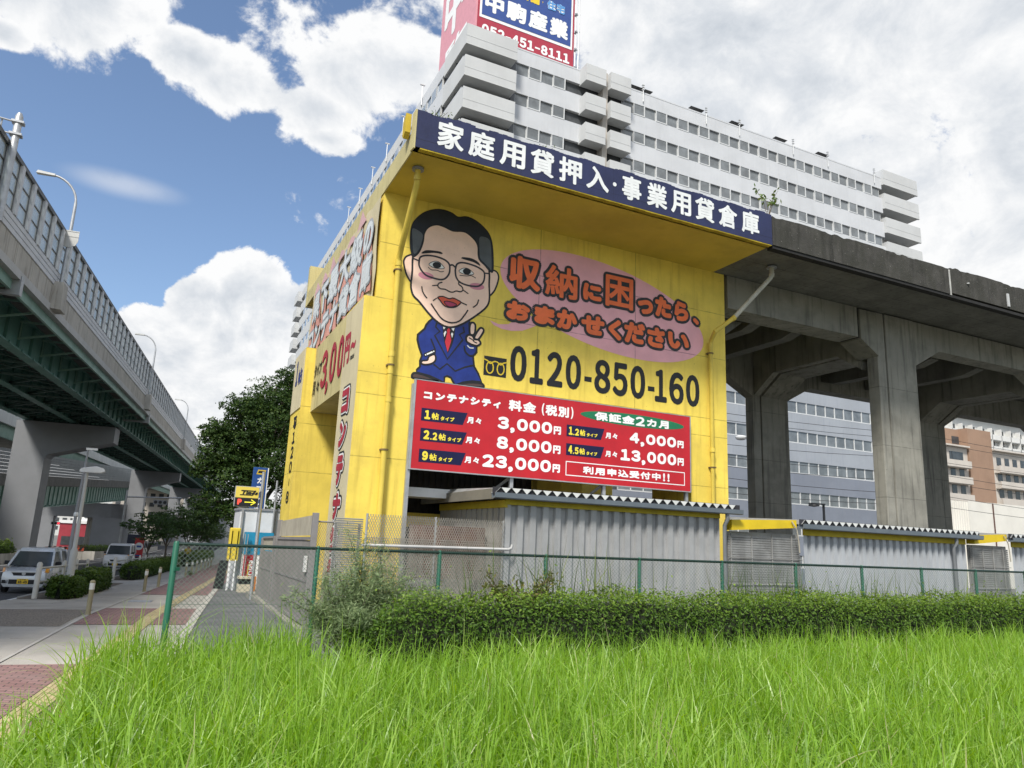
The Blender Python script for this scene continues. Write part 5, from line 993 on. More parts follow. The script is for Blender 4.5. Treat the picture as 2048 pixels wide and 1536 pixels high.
# lamps on the parapet
def hlamp(t, label, sign):
    b = hz(t, -9.7, 13.05); L_ = thing('expressway_lamp', label, 'lamp', b, -A6, 'lamps along the expressway parapet')
    h = 5.75; pts = [(0, 0, 0), (0, 0, h*.72)]+[(-1.25*(1-math.cos(a)), 0, h*.72+1.25*math.sin(a)*1.05) for a in np.linspace(.15, 1.45, 8)]
    MB().tube(pts, [.085, .07]+[.055]*8, 10).build('pole', m_gal, L_, smooth=True, local=True)
    e = pts[-1]; MB().hexa([(e[0]-.75, -.13, e[2]-.06), (e[0]+.05, -.1, e[2]-.06), (e[0]+.05, .1, e[2]-.06), (e[0]-.75, .13, e[2]-.06), (e[0]-.70, -.1, e[2]+.1), (e[0]+.05, -.07, e[2]+.06), (e[0]+.05, .07, e[2]+.06), (e[0]-.70, .1, e[2]+.1)]).build('lamp_head', mat('lamp_head_grey', (.42, .43, .42), .45, .1), L_, local=True, bevel=.02)
    MB().hexa([(-.2, -.55, -1.35), (.28, -.45, -1.35), (.28, .45, -1.35), (-.2, .55, -1.35), (-.2, -.45, 0), (.22, -.4, 0), (.22, .4, 0), (-.2, .45, 0)]).build('base_block', m_pcon, L_, local=True)
    if sign:
        sp_ = [(-.42, 2.7), (-.42, 2.2), (-.33, 1.98), (-.12, 1.86), (.12, 1.86), (.33, 1.98), (.42, 2.2), (.42, 2.7)]
        MB().prism(sp_, -.13, -.10, 'y').box(-.43, .43, -.145, -.13, 2.4, 2.45).box(-.43, .43, -.145, -.13, 2.66, 2.71).build('sign_back', mat('sign_back_grey', (.50, .50, .48), .5, .08), L_, local=True)
    return L_
for t, lab, s in ((38.3, 'nearest expressway lamp, with a small shield-shaped sign on its pole', 1), (71, 'second expressway lamp from the camera, in front of the big white cloud', 0), (108.8, 'third expressway lamp from the camera, small and thin', 0), (143, 'farthest expressway lamp, beside the big dark tree', 0)): hlamp(t, lab, s)
gp = thing('sign_gantry_post', 'grey round-topped gantry post standing close beside the noise barrier', 'post', hz(29.3, -9.72, 12.6)); b = hz(29.3, -9.72, 12.6)
MB().tube([b, (b[0], b[1], 16.75), (b[0], b[1], 16.9)], [.13, .13, .07], 12).build('pole', m_gal, gp, smooth=True)
mb = MB()
for z in (16.0, 16.5): mb.tube([(b[0]+.22, b[1], z), (b[0]-4, b[1]-.3, z+.12)], .035, 8); mb.box(b[0]-.2, b[0]+.2, b[1]-.16, b[1]+.16, z-.03, z+.05)
mb.tube([(b[0]-.5, b[1], 16.0), (b[0]-.5, b[1], 16.55)], .03, 6); mb.build('arm', m_gal, gp, smooth=True)
# ------------------------------------------------------------ road furniture, from near to far
m_boll = mat('olive_bollard_paint', (.25, .22, .13), .55, .1, 4); m_bband = mat('reflective_band', (.60, .60, .56), .35, .06)
def bollard(t, n, label, tilt=0):
    o = thing('bollard', label, 'bollard', hg(t, n), 0, 'bollards along the pavement')
    MB().lathe([(.075, 0), (.06, .02), (.055, .03), (.055, .56)], (0, 0, 0), 14).build('post', m_boll, o, smooth=True, local=True)
    MB().lathe([(.058, .56), (.058, .71)], (0, 0, 0), 14).build('band', m_bband, o, smooth=True, local=True); MB().lathe([(.055, .71), (.062, .725), (.05, .76), (.02, .775)], (0, 0, 0), 14).build('cap', m_boll, o, smooth=True, local=True); return o
for t, n, lab in ((19.9, -3.3, 'olive bollard standing alone beside the red brick paving'), (29.6, -3.25, 'olive bollard left of the green fence corner, first of the close trio'), (32.9, -3.13, 'olive bollard left of the green fence corner, middle of the close trio'), (36.5, -3.01, 'olive bollard right against the green corner post'), (43.6, -2.89, 'first bollard seen through the chain-link mesh, beside a small weed'),
                  (48, -2.88, 'second bollard seen through the chain-link mesh'), (52, -2.85, 'third bollard seen through the chain-link mesh'), (56, -2.8, 'fourth bollard seen through the chain-link mesh'), (60, -2.75, 'fifth bollard seen through the chain-link mesh'), (64, -2.7, 'sixth bollard seen through the chain-link mesh, near the walking person'), (68, -2.65, 'farthest bollard seen through the chain-link mesh')): bollard(t, n, lab)
m_rail = mat('beige_guard_rail', (.47, .46, .42), .5, .08, 3)
def guard(name, lab, ts, n):
    o = thing('guard_rail', lab, 'guard rail', hg(ts[0], n), 0, 'guard rails beside the road')
    for i, t in enumerate(ts):
        b = hg(t, n); r = .075 if i == 0 else .055; MB().tube([b, (b[0], b[1], b[2]+.98), (b[0], b[1], b[2]+1.03)], [r, r, r*.5], 10).build('post', m_rail, o, smooth=True)
    mb = MB()
    for z in (.85, .45): mb.tube([(*hg(t, n)[:2], hg(t, n)[2]+z) for t in ts], .035, 8)
    mb.build('rail', m_rail, o, smooth=True)
guard('a', 'short beige guard rail in front of the silver car', [25.2, 28.4, 30.3, 32.2], -5.62); guard('b', 'long beige guard rail behind the longer clipped hedge', [38.6]+[41.8+i*2.6 for i in range(18)], -5.62)
sl2 = thing('path_lamp', 'short grey lamp post with white head between the roadside hedges', 'lamp', hg(27.3, -5.2)); b = hg(27.3, -5.2)
MB().tube([b, (b[0], b[1], b[2]+1.35), (b[0], b[1], b[2]+1.45), (b[0], b[1], 3.72)], [.11, .11, .065, .05], 12).build('pole', mat('lamp_post_grey', (.45, .45, .43), .5, .06), sl2, smooth=True)
hd = MB(); hd.prism([(-.12, .0), (-.1, -.06), (.5, -.05), (.62, .0), (.58, .1), (.35, .17), (.1, .12), (-.08, .08)], -.14, .14, 'y'); hd.xf = lambda x, y, z: (b[0]+x-.1, b[1]+y, 3.74+z); hd.build('lamp_head', mat('lamp_white', (.62, .63, .63), .35, .05), sl2, bevel=.02)
th_ = thing('utility_mast', 'slim dark grey mast behind the short lamp post', 'post', hg(30, -5.85)); b = hg(30, -5.85); MB().tube([b, (b[0], b[1], 2.4), (b[0]+.05, b[1], 4.7)], [.07, .055, .03], 8).build('pole', m_grey, th_, smooth=True); MB().lathe([(.07, -.06), (.08, 0), (.06, .07)], (b[0], b[1], 2.35), 10).box(b[0]-.02, b[0]+.35, b[1]-.03, b[1]+.03, 4.66, 4.74).build('fitting', m_white, th_)
dc = thing('drain_cover', 'flat grey metal drain cover set in the concrete pavement', 'drain cover', hg(24.6, -2.75)); mb = MB(); 
mb.hexa([hg(24.3, -3.05, -.02), hg(24.3, -2.45, -.02), hg(24.9, -2.45, -.02), hg(24.9, -3.05, -.02), hg(24.3, -3.05, .004), hg(24.3, -2.45, .004), hg(24.9, -2.45, .004), hg(24.9, -3.05, .004)]); mb.build('frame', m_grey, dc)
mb = MB()
for k in range(7): mb.hexa([hg(24.34+k*.078, -3.0, .003), hg(24.34+k*.078, -2.5, .003), hg(24.38+k*.078, -2.5, .003), hg(24.38+k*.078, -3.0, .003), hg(24.34+k*.078, -3.0, .008), hg(24.34+k*.078, -2.5, .008), hg(24.38+k*.078, -2.5, .008), hg(24.38+k*.078, -3.0, .008)])
mb.build('grate', m_gal, dc)
# median: low wall, hedge, striped barrier
md = thing('median_wall', 'low concrete median wall along the far side of the road', 'wall', hg(60, -17)); mb = MB()
for k in range(34):
    t = 30+k*4
    if 82 < t < 96: continue
    mb.hexa([hg(t, -17.3, -.3), hg(t, -16.85, -.3), hg(t+3.98, -16.85, -.3), hg(t+3.98, -17.3, -.3), hg(t, -17.2, .62), hg(t, -16.92, .62), hg(t+3.98, -16.92, .62), hg(t+3.98, -17.2, .62)])
mb.build('wall', m_pcon, md); sheet('median', -22, -17.2, m_slab, .12, t0=30, t1=170)
sbr = thing('striped_barrier', 'orange and black striped warning barrier at the foot of the first pier', 'barrier', hg(88, -17.4)); mb = MB()
mb.hexa([hg(90, -19.9, .75), hg(90, -16.3, .75), hg(90.3, -16.3, .75), hg(90.3, -19.9, .75), hg(90, -19.9, 1.1), hg(90, -16.3, 1.1), hg(90.3, -16.3, 1.1), hg(90.3, -19.9, 1.1)], 0)
for k in range(7): n = -19.8+k*.5; mb.add([(*hw(89.98, n)[:2], gz(89)+.75), (*hw(89.98, n+.25)[:2], gz(89)+.75), (*hw(89.98, n+.45)[:2], gz(89)+1.1), (*hw(89.98, n+.2)[:2], gz(89)+1.1)], [(0, 1, 2, 3)], 1)
mb.hexa([hg(90.05, -19.5, -.3), hg(90.05, -15.2, -.3), hg(90.25, -15.2, -.3), hg(90.25, -19.5, -.3), hg(90.05, -19.5, .75), hg(90.05, -15.2, .75), hg(90.25, -15.2, .75), hg(90.25, -19.5, .75)], 2)
mb.build('board', [mat('orange_red_barrier', (.42, .07, .03), .6, .1), m_ink, m_pcon], sbr)
# traffic lights, red building and other things beyond the piers
def tlight(t, n, h, lab, red, arm=0):
    b = hg(t, n, -.15); o = thing('traffic_light', lab, 'traffic light', b); MB().tube([b, (b[0], b[1], b[2]+h)], .09, 10).build('pole', m_gal, o, smooth=True)
    mb = MB(); z = b[2]+h-.6; x0 = b[0]
    if arm: MB().tube([(b[0], b[1], z), (b[0]+arm, b[1], z+.15)], .06, 8).build('arm', m_gal, o, smooth=True); x0 = b[0]+arm*.62
    mb.box(x0-.55, x0+.55, b[1]-.2, b[1]-.02, z-.5, z-.12); mb.build('signal_head', m_grey, o)
    for i, c in enumerate((red, (.02, .02, .02), (.02, .02, .02))): l_ = MB().lathe([(.0, 0), (.14, .0), (.14, .02)], (0, 0, 0), 12).build('lens', mat('lens_red' if c[0] > .5 else 'lens_dark', c, .4, 0, emit=(2.0 if c[0] > .5 else 0)), o, local=True); l_.rotation_euler = (R(90), 0, 0); l_.location = (x0-b[0]+.36-i*.36, -.2, z-.31-b[2])
    return o
tlight(118, -25.3, 5.2, 'traffic light glowing red inside the portal opening', (.9, .03, .05)); tlight(70, -10.1, 6.3, 'white pole traffic signal with a long arm over the road', (.02, .02, .02), 4.3)
ns = thing('round_sign_board', 'round white and red warning board on a dark panel beyond the trees', 'sign', hg(80, -10.4)); b = hg(80, -10.4, -.15)
MB().box(b[0]-.5, b[0]+1.0, b[1], b[1]+.05, b[2]+.3, b[2]+2.7).build('panel', mat('dark_blue_board', (.03, .035, .06), .5, .1), ns); MB().box(b[0]+.2, b[0]+1.0, b[1]-.02, b[1]-.004, b[2]+.6, b[2]+2.4).build('red_field', mat('sign_red_paint', (.50, .04, .04), .5, .1), ns)
mb = MB(); mb.add([(b[0]+.6+.36*math.cos(a), b[1]-.03, b[2]+1.6+.36*math.sin(a)) for a in np.linspace(0, 6.28, 20, endpoint=False)], [tuple(range(20))]); mb.build('disc', m_white, ns); MB().box(b[0]+.4, b[0]+.8, b[1]-.045, b[1]-.035, b[2]+1.5, b[2]+1.68).box(b[0]+.3, b[0]+.9, b[1]-.04, b[1]-.03, b[2]+.66, b[2]+.8).build('marks', mat('sign_blue_mark', (.04, .08, .3), .5, .1), ns)
rb = thing('red_building', 'small red and white building seen through the portal opening', 'building', hg(172, -31)); b = hw(172, -31)
MB().box(b[0]-5, b[0]+6, b[1], b[1]+8, -3, 1.7).build('wall', mat('red_cladding', (.33, .04, .055), .6, .1), rb); MB().box(b[0]-5.2, b[0]+6.2, b[1]-.2, b[1]+8, 1.7, 2.3).box(b[0]-3, b[0]+6, b[1]+1, b[1]+8, 2.3, 6).build('upper_wall', m_white, rb); MB().box(b[0]-1, b[0]+1, b[1]+.9, b[1]+1.02, 2.9, 4).box(b[0]+2.2, b[0]+4.6, b[1]+.9, b[1]+1.02, 2.9, 4).box(b[0]-4.4, b[0]+5.4, b[1]-.1, b[1]+.02, -2.6, -.9).build('window', m_dw, rb)
random.seed(21)
m_f = [mat('far_white_wall', (.55, .55, .53), .8, .06, .2), mat('far_grey_wall', (.36, .37, .38), .8, .06, .2), mat('far_tan_wall', (.42, .38, .33), .8, .06, .2)]
for i, (t, n, w_, h, k, lab) in enumerate(((190, 2, 14, 9, 0, 'low white distant building at the end of the pavement'), (230, -8, 20, 13, 1, 'grey distant building straight down the road'), (260, -28, 26, 16, 2, 'tan distant block beside the road end'), (150, 7, 9, 7.5, 1, 'grey low building behind the big tree'), (300, -60, 40, 18, 0, 'wide white distant block behind the ramp'))):
    b = hg(t, n); o = thing('distant_building', lab, 'building', b); MB().box(b[0]-w_/2, b[0]+w_/2, b[1], b[1]+12, -4, h-3).build('wall', m_f[k], o); mb = MB()
    for z in np.arange(-1, h-4.2, 2.9):
        for x in np.arange(b[0]-w_/2+.8, b[0]+w_/2-1.6, 2.4): MB().box(x, x+1.4, b[1]-.05, b[1]+.02, z, z+1.3).build('window', m_dw, o, fix=False)
# ------------------------------------------------------------ parking sign, tall blue sign, vending corner
ps2 = thing('parking_sign', 'yellow and black parking sign with a red P and an arrow on a grey pole', 'sign', (2.98, 25.5, gz(25.5)))
MB().tube([(3.0, 25.5, -.2), (2.97, 25.5, 3.98)], .055, 10).build('pole', m_gal, ps2, smooth=True)
MB().box(2.13, 2.88, 25.36, 25.5, 2.80, 3.46).build('cabinet', mat('sign_cabinet_grey', (.35, .36, .36), .5, .1), ps2, bevel=.01); MB().box(2.15, 2.86, 25.35, 25.36, 3.09, 3.44).build('yellow_face', mat('sign_yellow_face', (.72, .58, .10), .4, .05), ps2); MB().box(2.15, 2.86, 25.345, 25.36, 2.82, 3.085).build('black_face', m_ink, ps2)
pq = front(25.345); w = MB(); fill2(w, [(2.27, 3.17), (2.68, 3.17), (2.78, 3.34), (2.74, 3.34), (2.65, 3.195), (2.29, 3.195)], pq, .004)
u = 2.31
for c, wd in zip('Times', (.13, .035, .12, .09, .085)): put(w, c, u, 3.20, u+wd, 3.20+(.13 if c in 'Ti' else .085), .010, pq, .006, shear=.35); u += wd+.012
fill2(w, [(2.30, 3.305), (2.72, 3.305), (2.74, 3.335), (2.32, 3.335)], pq, .005); w.build('lettering', m_ink, ps2, fix=False)
w = MB(); put(w, 'P', 2.23, 2.86, 2.36, 3.045, .018, pq, .006); w.build('red_letter', mat('red_light', (.85, .08, .05), .4, 0, emit=.5), ps2, fix=False)
w = MB(); stroke2(w, [(2.46, 2.95), (2.78, 2.95)], .03, pq, .006); stroke2(w, [(2.66, 2.87), (2.79, 2.95), (2.66, 3.03)], .03, pq, .0065); w.build('arrow', mat('yellow_light', (.75, .70, .05), .4, 0, emit=.5), ps2, fix=False)
MB().tube([(2.97, 25.5, 2.75), (2.6, 25.45, 2.72), (2.25, 25.43, 2.79)], .012, 6).build('cable', m_white, ps2)
bs = thing('blue_pylon_sign', 'tall narrow blue sign column behind the parking sign', 'sign', (4.05, 36, gz(36))); MB().box(3.72, 4.36, 36, 36.25, gz(36), 4.95).build('column', mat('pylon_blue', (.02, .075, .26), .4, .08), bs, bevel=.02); MB().box(4.36, 4.40, 36, 36.25, gz(36), 4.95).build('edge_strip', m_white, bs)
pq = front(35.995); w = MB(); fill2(w, [(3.86, 4.62), (4.22, 4.62), (4.28, 4.84), (3.92, 4.84)], pq, .003); w.build('yellow_badge', mat('badge_yellow', (.62, .45, .05), .5, .05), bs, fix=False); w = MB(); fill2(w, [(3.92, 4.68), (4.18, 4.68), (4.22, 4.79), (3.96, 4.79)], pq, .005); w.build('black_badge', m_ink, bs, fix=False)
w = MB()
for i, c in enumerate('カーシェア'):
    put(w, c, 3.93, 4.2-i*.4, 4.2, 4.48-i*.4, .015, pq, .004)
w.build('lettering', m_white, bs, fix=False)
wc = thing('white_cabin', 'white steel cabin behind the vending machine', 'cabin', (3.7, 32, gz(32))); MB().box(2.95, 5.2, 31.6, 34, -.3, 2.85).build('body', mat('white_cabin_sheet', (.62, .64, .66), .5, .06), wc); MB().box(2.9, 5.25, 31.55, 34.05, 2.85, 2.93).build('roof', m_grey, wc)
mb = MB()
for x in (3.0, 3.6, 4.25, 4.8): mb.box(x, x+.07, 31.5, 31.58, -.3, 2.85)
mb.build('frame', m_gal, wc)
vm = thing('vending_machine', 'blue topped vending machine with a red lower panel beside the gate', 'vending machine', (3.6, 30.6, gz(30.6))); MB().box(3.16, 4.2, 30.6, 31.3, 1.12, 1.98).build('blue_panel', mat('vending_blue', (.02, .24, .42), .4, .1), vm); MB().box(3.16, 4.2, 30.62, 31.3, gz(30), 1.12).build('body', m_white, vm)
MB().box(3.18, 3.62, 30.6, 30.62, .28, 1.10).build('red_panel', mat('vending_red', (.42, .01, .03), .4, .06), vm)
pq = front(30.598); w = MB(); zz = .34
for c, h_ in (('C', .22), ('o', .13), ('c', .13), ('a', .13)): put(w, c, 3.36, zz, 3.36+.17, zz+h_*.85, .008, pq, .004, shear=.4); zz += h_*.85+.015
w.build('lettering', m_white, vm, fix=False)
mb = MB()
for x in (3.2, 3.3): mb.box(x-.09, x-.06, 30.4, 30.45, gz(30), 1.9)
mb.build('frame', m_gal, vm)
ym = thing('yellow_meter', 'yellow parking pay machine on white posts near the pavement', 'machine', (2.8, 31, gz(31))); MB().box(2.6, 3.0, 31, 31.35, .85, 2.12).build('body', mat('meter_yellow', (.66, .50, .05), .45, .06), ym, bevel=.05); MB().box(2.68, 2.72, 31, 31.06, gz(31), 2.0).box(2.9, 2.94, 31, 31.06, gz(31), 2.0).build('post', m_white, ym)
bk = thing('sign_board', 'black upright sign board leaning beside the yellow pay machine', 'board', (2.5, 32, gz(32))); MB().hexa([(2.28, 32, gz(32)), (2.62, 32, gz(32)), (2.7, 32.3, gz(32)), (2.36, 32.3, gz(32)), (2.42, 32.05, .82), (2.74, 32.05, .82), (2.76, 32.15, .82), (2.44, 32.15, .82)]).build('board', m_ink, bk, bevel=.02)
MB().box(2.78, 2.82, 31.8, 31.84, gz(32), .9).box(2.95, 2.99, 31.8, 31.84, gz(32), .9).build('leg', m_white, bk)
cb = thing('cream_planter_box', 'cream box with a black slot at the corner of the gate', 'box', (3.3, 29.9, gz(30))); MB().box(3.0, 3.55, 29.8, 30.3, gz(30), .05).box(2.98, 3.57, 29.78, 30.32, .25, .33).build('body', mat('cream_box', (.55, .50, .38), .7, .1), cb); MB().box(3.03, 3.52, 29.84, 30.28, .05, .25).build('slot', m_ink, cb); MB().box(3.55, 3.62, 29.7, 29.8, gz(30), .35).build('orange_post', mat('orange_post_paint', (.50, .17, .03), .6, .1), cb)
MB().tube([(3.3, 29.9, .33), (3.3, 29.9, .75), (3.36, 29.9, .85)], .02, 6).build('yellow_pipe', m_pipe, cb)
pl_ = thing('bare_pole', 'bare steel pole standing between the blue sign and the yellow column', 'post', (4.3, 31, gz(31))); MB().tube([(4.25, 31.4, gz(31)), (4.22, 31.4, 4.1)], .04, 8).build('pole', m_gal, pl_, smooth=True)
# ------------------------------------------------------------ vehicles and the walker
def car(name, label, t, n, L, W, Hh, paint, suv=False, plate='40-45'):
    o = thing(name, label, 'car', hg(t, n, -.15), -A6)        # local: x across, y away from the camera (front at y=0), z up
    bl_ = .46*Hh+.21 if not suv else .60*Hh
    st_ = [(0, .30, .60, .36), (.05, .22, .74, .44), (.22, .2, bl_-.14, .476), (.75, .18, bl_-.04, .49), (1.0, .18, bl_, .495), (L*.6, .18, bl_+.03, .5), (L-.3, .2, bl_+.06, .49), (L-.05, .26, bl_, .47), (L, .34, bl_-.2, .43)]
    if suv: st_[1] = (.05, .24, bl_-.1, .47); st_[2] = (.15, .22, bl_-.02, .485); st_[0] = (0, .3, bl_-.22, .43)
    vs = []; k = 11
    for y, zb, zt, w_ in st_:
        w_ = w_*W; zm = zb+(zt-zb)*.55; half = [(w_*.86, zb), (w_*.97, zb+.1), (w_, zm), (w_*.965, zt-.06), (w_*.86, zt)]
        vs += [(-x, y, z) for x, z in half]+[(0, y, zt+.02)]+[(x, y, z) for x, z in reversed(half)]
    fs = []
    for i in range(len(st_)-1):
        for j in range(k-1): fs.append((i*k+j, i*k+j+1, (i+1)*k+j+1, (i+1)*k+j))
        fs.append((i*k+k-1, i*k, (i+1)*k, (i+1)*k+k-1))
    fs += [tuple(range(k)), tuple((len(st_)-1)*k+j for j in range(k-1, -1, -1))]
    mb = MB(); mb.add(vs, fs); mb.build('body', paint, o, smooth=True, local=True)
    y0, y1, y2, y3 = (.62, 1.22, L-.55, L-.12) if not suv else (.85, 1.2, L-.25, L-.06); zr = Hh; cb0, cb1 = W*.455, W*.385 if not suv else W*.42
    rings = [(y0, bl_-.02, cb0), (y1, zr-.07, cb1), ((y1+y2)/2, zr, cb1), (y2, zr-.05, cb1), (y3, bl_, cb0)]
    V = []; 
    for (y, z, hw_) in rings: V += [(-hw_, y, z), (hw_, y, z)]
    B_ = [(-cb0, y1+.1, bl_), (cb0, y1+.1, bl_), (-cb0, y2, bl_), (cb0, y2, bl_)]
    rf = MB(); rf.hexa([(-cb1, y1-.02, zr-.13), (cb1, y1-.02, zr-.13), (cb1, y2+.05, zr-.12), (-cb1, y2+.05, zr-.12), (-cb1*.92, y1+.12, zr), (cb1*.92, y1+.12, zr), (cb1*.92, y2-.1, zr), (-cb1*.92, y2-.1, zr)])
    for s in (-1, 1):
        rf.bar((s*cb0, y0, bl_-.02), (s*cb1*.97, y1, zr-.09), .07, .07); rf.bar((s*cb0, y3, bl_), (s*cb1*.97, y2, zr-.09), .12, .1); rf.bar((s*cb0*1.0, (y1+y2)/2, bl_), (s*cb1*.99, (y1+y2)/2, zr-.08), .06, .09)
    rf.build('roof', paint, o, local=True, bevel=.03, smooth=True)
    m_ws = mat('windscreen_glass', (.05, .06, .065), .05, .2, 1, spec=1.0)
    MB().add([(-cb0*.96, y0+.02, bl_), (cb0*.96, y0+.02, bl_), (cb1*.95, y1+.02, zr-.1), (-cb1*.95, y1+.02, zr-.1)], [(0, 1, 2, 3)]).build('windscreen', m_ws, o, local=True)
    sw = MB()
    for s in (-1, 1): sw.add([(s*cb0*.985, y0+.22, bl_+.0), (s*cb0*.985, y3-.1, bl_), (s*cb1*.985, y2, zr-.12), (s*cb1*.985, y1+.1, zr-.12)], [(0, 1, 2, 3)])
    sw.build('side_window', m_dw, o, local=True); MB().add([(-cb0*.9, y3, bl_+.02), (cb0*.9, y3, bl_+.02), (cb1*.9, y2+.02, zr-.1), (-cb1*.9, y2+.02, zr-.1)], [(0, 1, 2, 3)]).build('rear_window', m_dw, o, local=True)
    m_ty = mat('tyre_rubber', (.015, .015, .016), .9, .1); m_rim = mat('wheel_rim', (.4, .41, .42), .35, .05, metal=.6)
    for y in (.62, L-.62):
        for s in (-1, 1):
            wv = MB(); wv.tube([(s*(W*.5-.17), y, .28), (s*(W*.5-.015), y, .28)], .28, 20); wh = wv.build('wheel', m_ty, o, local=True, bevel=.02); MB().tube([(s*(W*.5-.03), y, .28), (s*(W*.5+.0), y, .28)], .17, 14).build('rim', m_rim, wh, local=True)
    for s in (-1, 1):
        z = bl_-.28 if not suv else bl_-.22; hl = MB()
        hl.hexa([(s*W*.30, -.01+.03, z-.1), (s*W*.465, .14, z-.09), (s*W*.47, .3, z-.04), (s*W*.3, .2, z-.1), (s*W*.33, .06, z+.1), (s*W*.455, .2, z+.2), (s*W*.46, .42, z+.22), (s*W*.33, .25, z+.12)])
        h_ = hl.build('headlight', mat('headlight_glass', (.62, .62, .60), .15, .1, spec=1), o, local=True, bevel=.02)
        MB().hexa([(s*W*.41, .10, z+.1), (s*W*.468, .16, z+.08), (s*W*.474, .3, z+.1), (s*W*.42, .2, z+.1), (s*W*.41, .14, z+.22), (s*W*.463, .2, z+.22), (s*W*.466, .34, z+.24), (s*W*.42, .26, z+.2)]).build('indicator', mat('amber_lens', (.75, .30, .03), .2, .05, spec=1), h_, local=True)
        mm = MB(); mm.hexa([(s*W*.47, y0+.3, bl_+.02), (s*(W*.47+.2), y0+.28, bl_+.03), (s*(W*.47+.2), y0+.4, bl_+.03), (s*W*.47, y0+.4, bl_+.02), (s*W*.47, y0+.3, bl_+.15), (s*(W*.47+.18), y0+.28, bl_+.16), (s*(W*.47+.18), y0+.4, bl_+.15), (s*W*.47, y0+.4, bl_+.14)]); mm.build('mirror', m_ink, o, local=True, bevel=.03)
        MB().box(s*W*.36-.09, s*W*.36+.09, .0, .05, .34, .45).build('fog_lamp_recess', m_ink, o, local=True)
    MB().prism([(-.36, .70), (.36, .70), (.30, .60), (-.30, .60)], -.008, .05, 'y').build('grille', m_ink, o, local=True); MB().prism([(-.40, .73), (.40, .73), (.37, .70), (-.37, .70)], -.015, .05, 'y').build('grille_trim', m_rim, o, local=True)
    MB().box(-.42, .42, -.006, .05, .32, .47).build('air_intake', m_ink, o, local=True); e = MB().lathe([(0, 0), (.06, 0), (.06, .01)], (0, 0, 0), 10).build('badge', m_rim, o, local=True); e.rotation_euler = (R(90), 0, 0); e.location = (0, -.012, .67)
    npl = MB().box(-.165, .165, -.03, -.012, .33, .495).build('number_plate', mat('yellow_plate', (.72, .48, .02), .5, .03), o, local=True)
    w = MB(); line(w, plate, -.14, .345, .14, .09, .006, lambda u, v, d: (u, -.030-d, v), .002, digit=.62); line(w, '名古屋', -.1, .45, .1, .032, .001, lambda u, v, d: (u, -.030-d, v), .002); w.build('plate_lettering', m_ink, npl, local=True, fix=False)
    return o
m_silver = mat('silver_car_paint', (.60, .63, .66), .28, .04, 1, metal=.1, spec=.6, coat=.6)
car('silver_hatchback', 'small silver hatchback driving towards the camera in the near lane', 29.9, -7.1, 3.4, 1.475, 1.50, m_silver)
car('white_boxy_car', 'white boxy car with a dark windscreen farther up the road', 57, -8.3, 3.4, 1.62, 1.75, mat('white_car_paint', (.62, .63, .64), .3, .04, 1, coat=.5), True, '')
# person walking away: one skinned body, clothes as children
def person(label, base, rz):
    o = thing('person', label, 'person', base, rz); sk = {}
    J = dict(pel=(0, 0, .92), sp=(0, .0, 1.12), ch=(0, .01, 1.32), nk=(0, .02, 1.46), hd=(0, .02, 1.56), tp=(0, .02, 1.68), hl=(-.09, 0, .88), kl=(-.10, -.10, .50), al=(-.1, .03, .09), tl=(-.1, -.12, .04), hr=(.09, 0, .88), kr=(.10, .10, .5), ar=(.1, .28, .12), tr=(.1, .16, .04), sl=(-.18, .01, 1.40), el=(-.23, .08, 1.14), wl=(-.22, -.02, .92), fl=(-.22, -.06, .84), sr=(.18, .01, 1.40), er=(.23, -.06, 1.14), wr=(.22, -.16, .95), fr=(.22, -.2, .88))
    Rr = dict(pel=.14, sp=.13, ch=.145, nk=.055, hd=.085, tp=.075, hl=.095, kl=.06, al=.04, tl=.035, hr=.095, kr=.06, ar=.04, tr=.035, sl=.06, el=.043, wl=.03, fl=.03, sr=.06, er=.043, wr=.03, fr=.03)
    def skin(name, ks, es, m, grow=0, parent=None):
        me = bpy.data.meshes.new(name); ix = {k: i for i, k in enumerate(ks)}; me.from_pydata([J[k] for k in ks], [(ix[a], ix[b]) for a, b in es], []); me.materials.append(m)
        q = bpy.data.objects.new(name, me); COL.objects.link(q); q.parent = parent; md_ = q.modifiers.new('skin', 'SKIN')
        for k in ks: sv = me.skin_vertices[0].data[ix[k]]; sv.radius = (Rr[k]+grow, Rr[k]+grow); sv.use_root = (ix[k] == 0)
        q.modifiers.new('sub', 'SUBSURF').levels = 1; q.modifiers['sub'].render_levels = 2; return q
    skin('body', list(J), [('pel', 'sp'), ('sp', 'ch'), ('ch', 'nk'), ('nk', 'hd'), ('hd', 'tp'), ('pel', 'hl'), ('hl', 'kl'), ('kl', 'al'), ('al', 'tl'), ('pel', 'hr'), ('hr', 'kr'), ('kr', 'ar'), ('ar', 'tr'), ('ch', 'sl'), ('sl', 'el'), ('el', 'wl'), ('wl', 'fl'), ('ch', 'sr'), ('sr', 'er'), ('er', 'wr'), ('wr', 'fr')], mat('skin', (.45, .27, .19), .6, .05), 0, o)
    skin('shirt', ['sp', 'pel', 'ch', 'sl', 'el', 'sr', 'er'], [('sp', 'pel'), ('sp', 'ch'), ('ch', 'sl'), ('sl', 'el'), ('ch', 'sr'), ('sr', 'er')], mat('mustard_shirt', (.50, .36, .05), .9, .1), .02, o)
    skin('trousers', ['pel', 'hl', 'kl', 'al', 'hr', 'kr', 'ar'], [('pel', 'hl'), ('hl', 'kl'), ('kl', 'al'), ('pel', 'hr'), ('hr', 'kr'), ('kr', 'ar')], mat('black_trousers', (.02, .02, .024), .9, .1), .015, o)
    MB().lathe([(.0, .12), (.06, .11), (.095, .06), (.1, 0), (.085, -.06)], (0, .03, 1.63), 12).build('hair', mat('black_hair', (.015, .013, .012), .6, .1), o, local=True, smooth=True)
person('person in a mustard shirt and black trousers walking along the pavement', hg(69, -5.0+.35), R(-10))

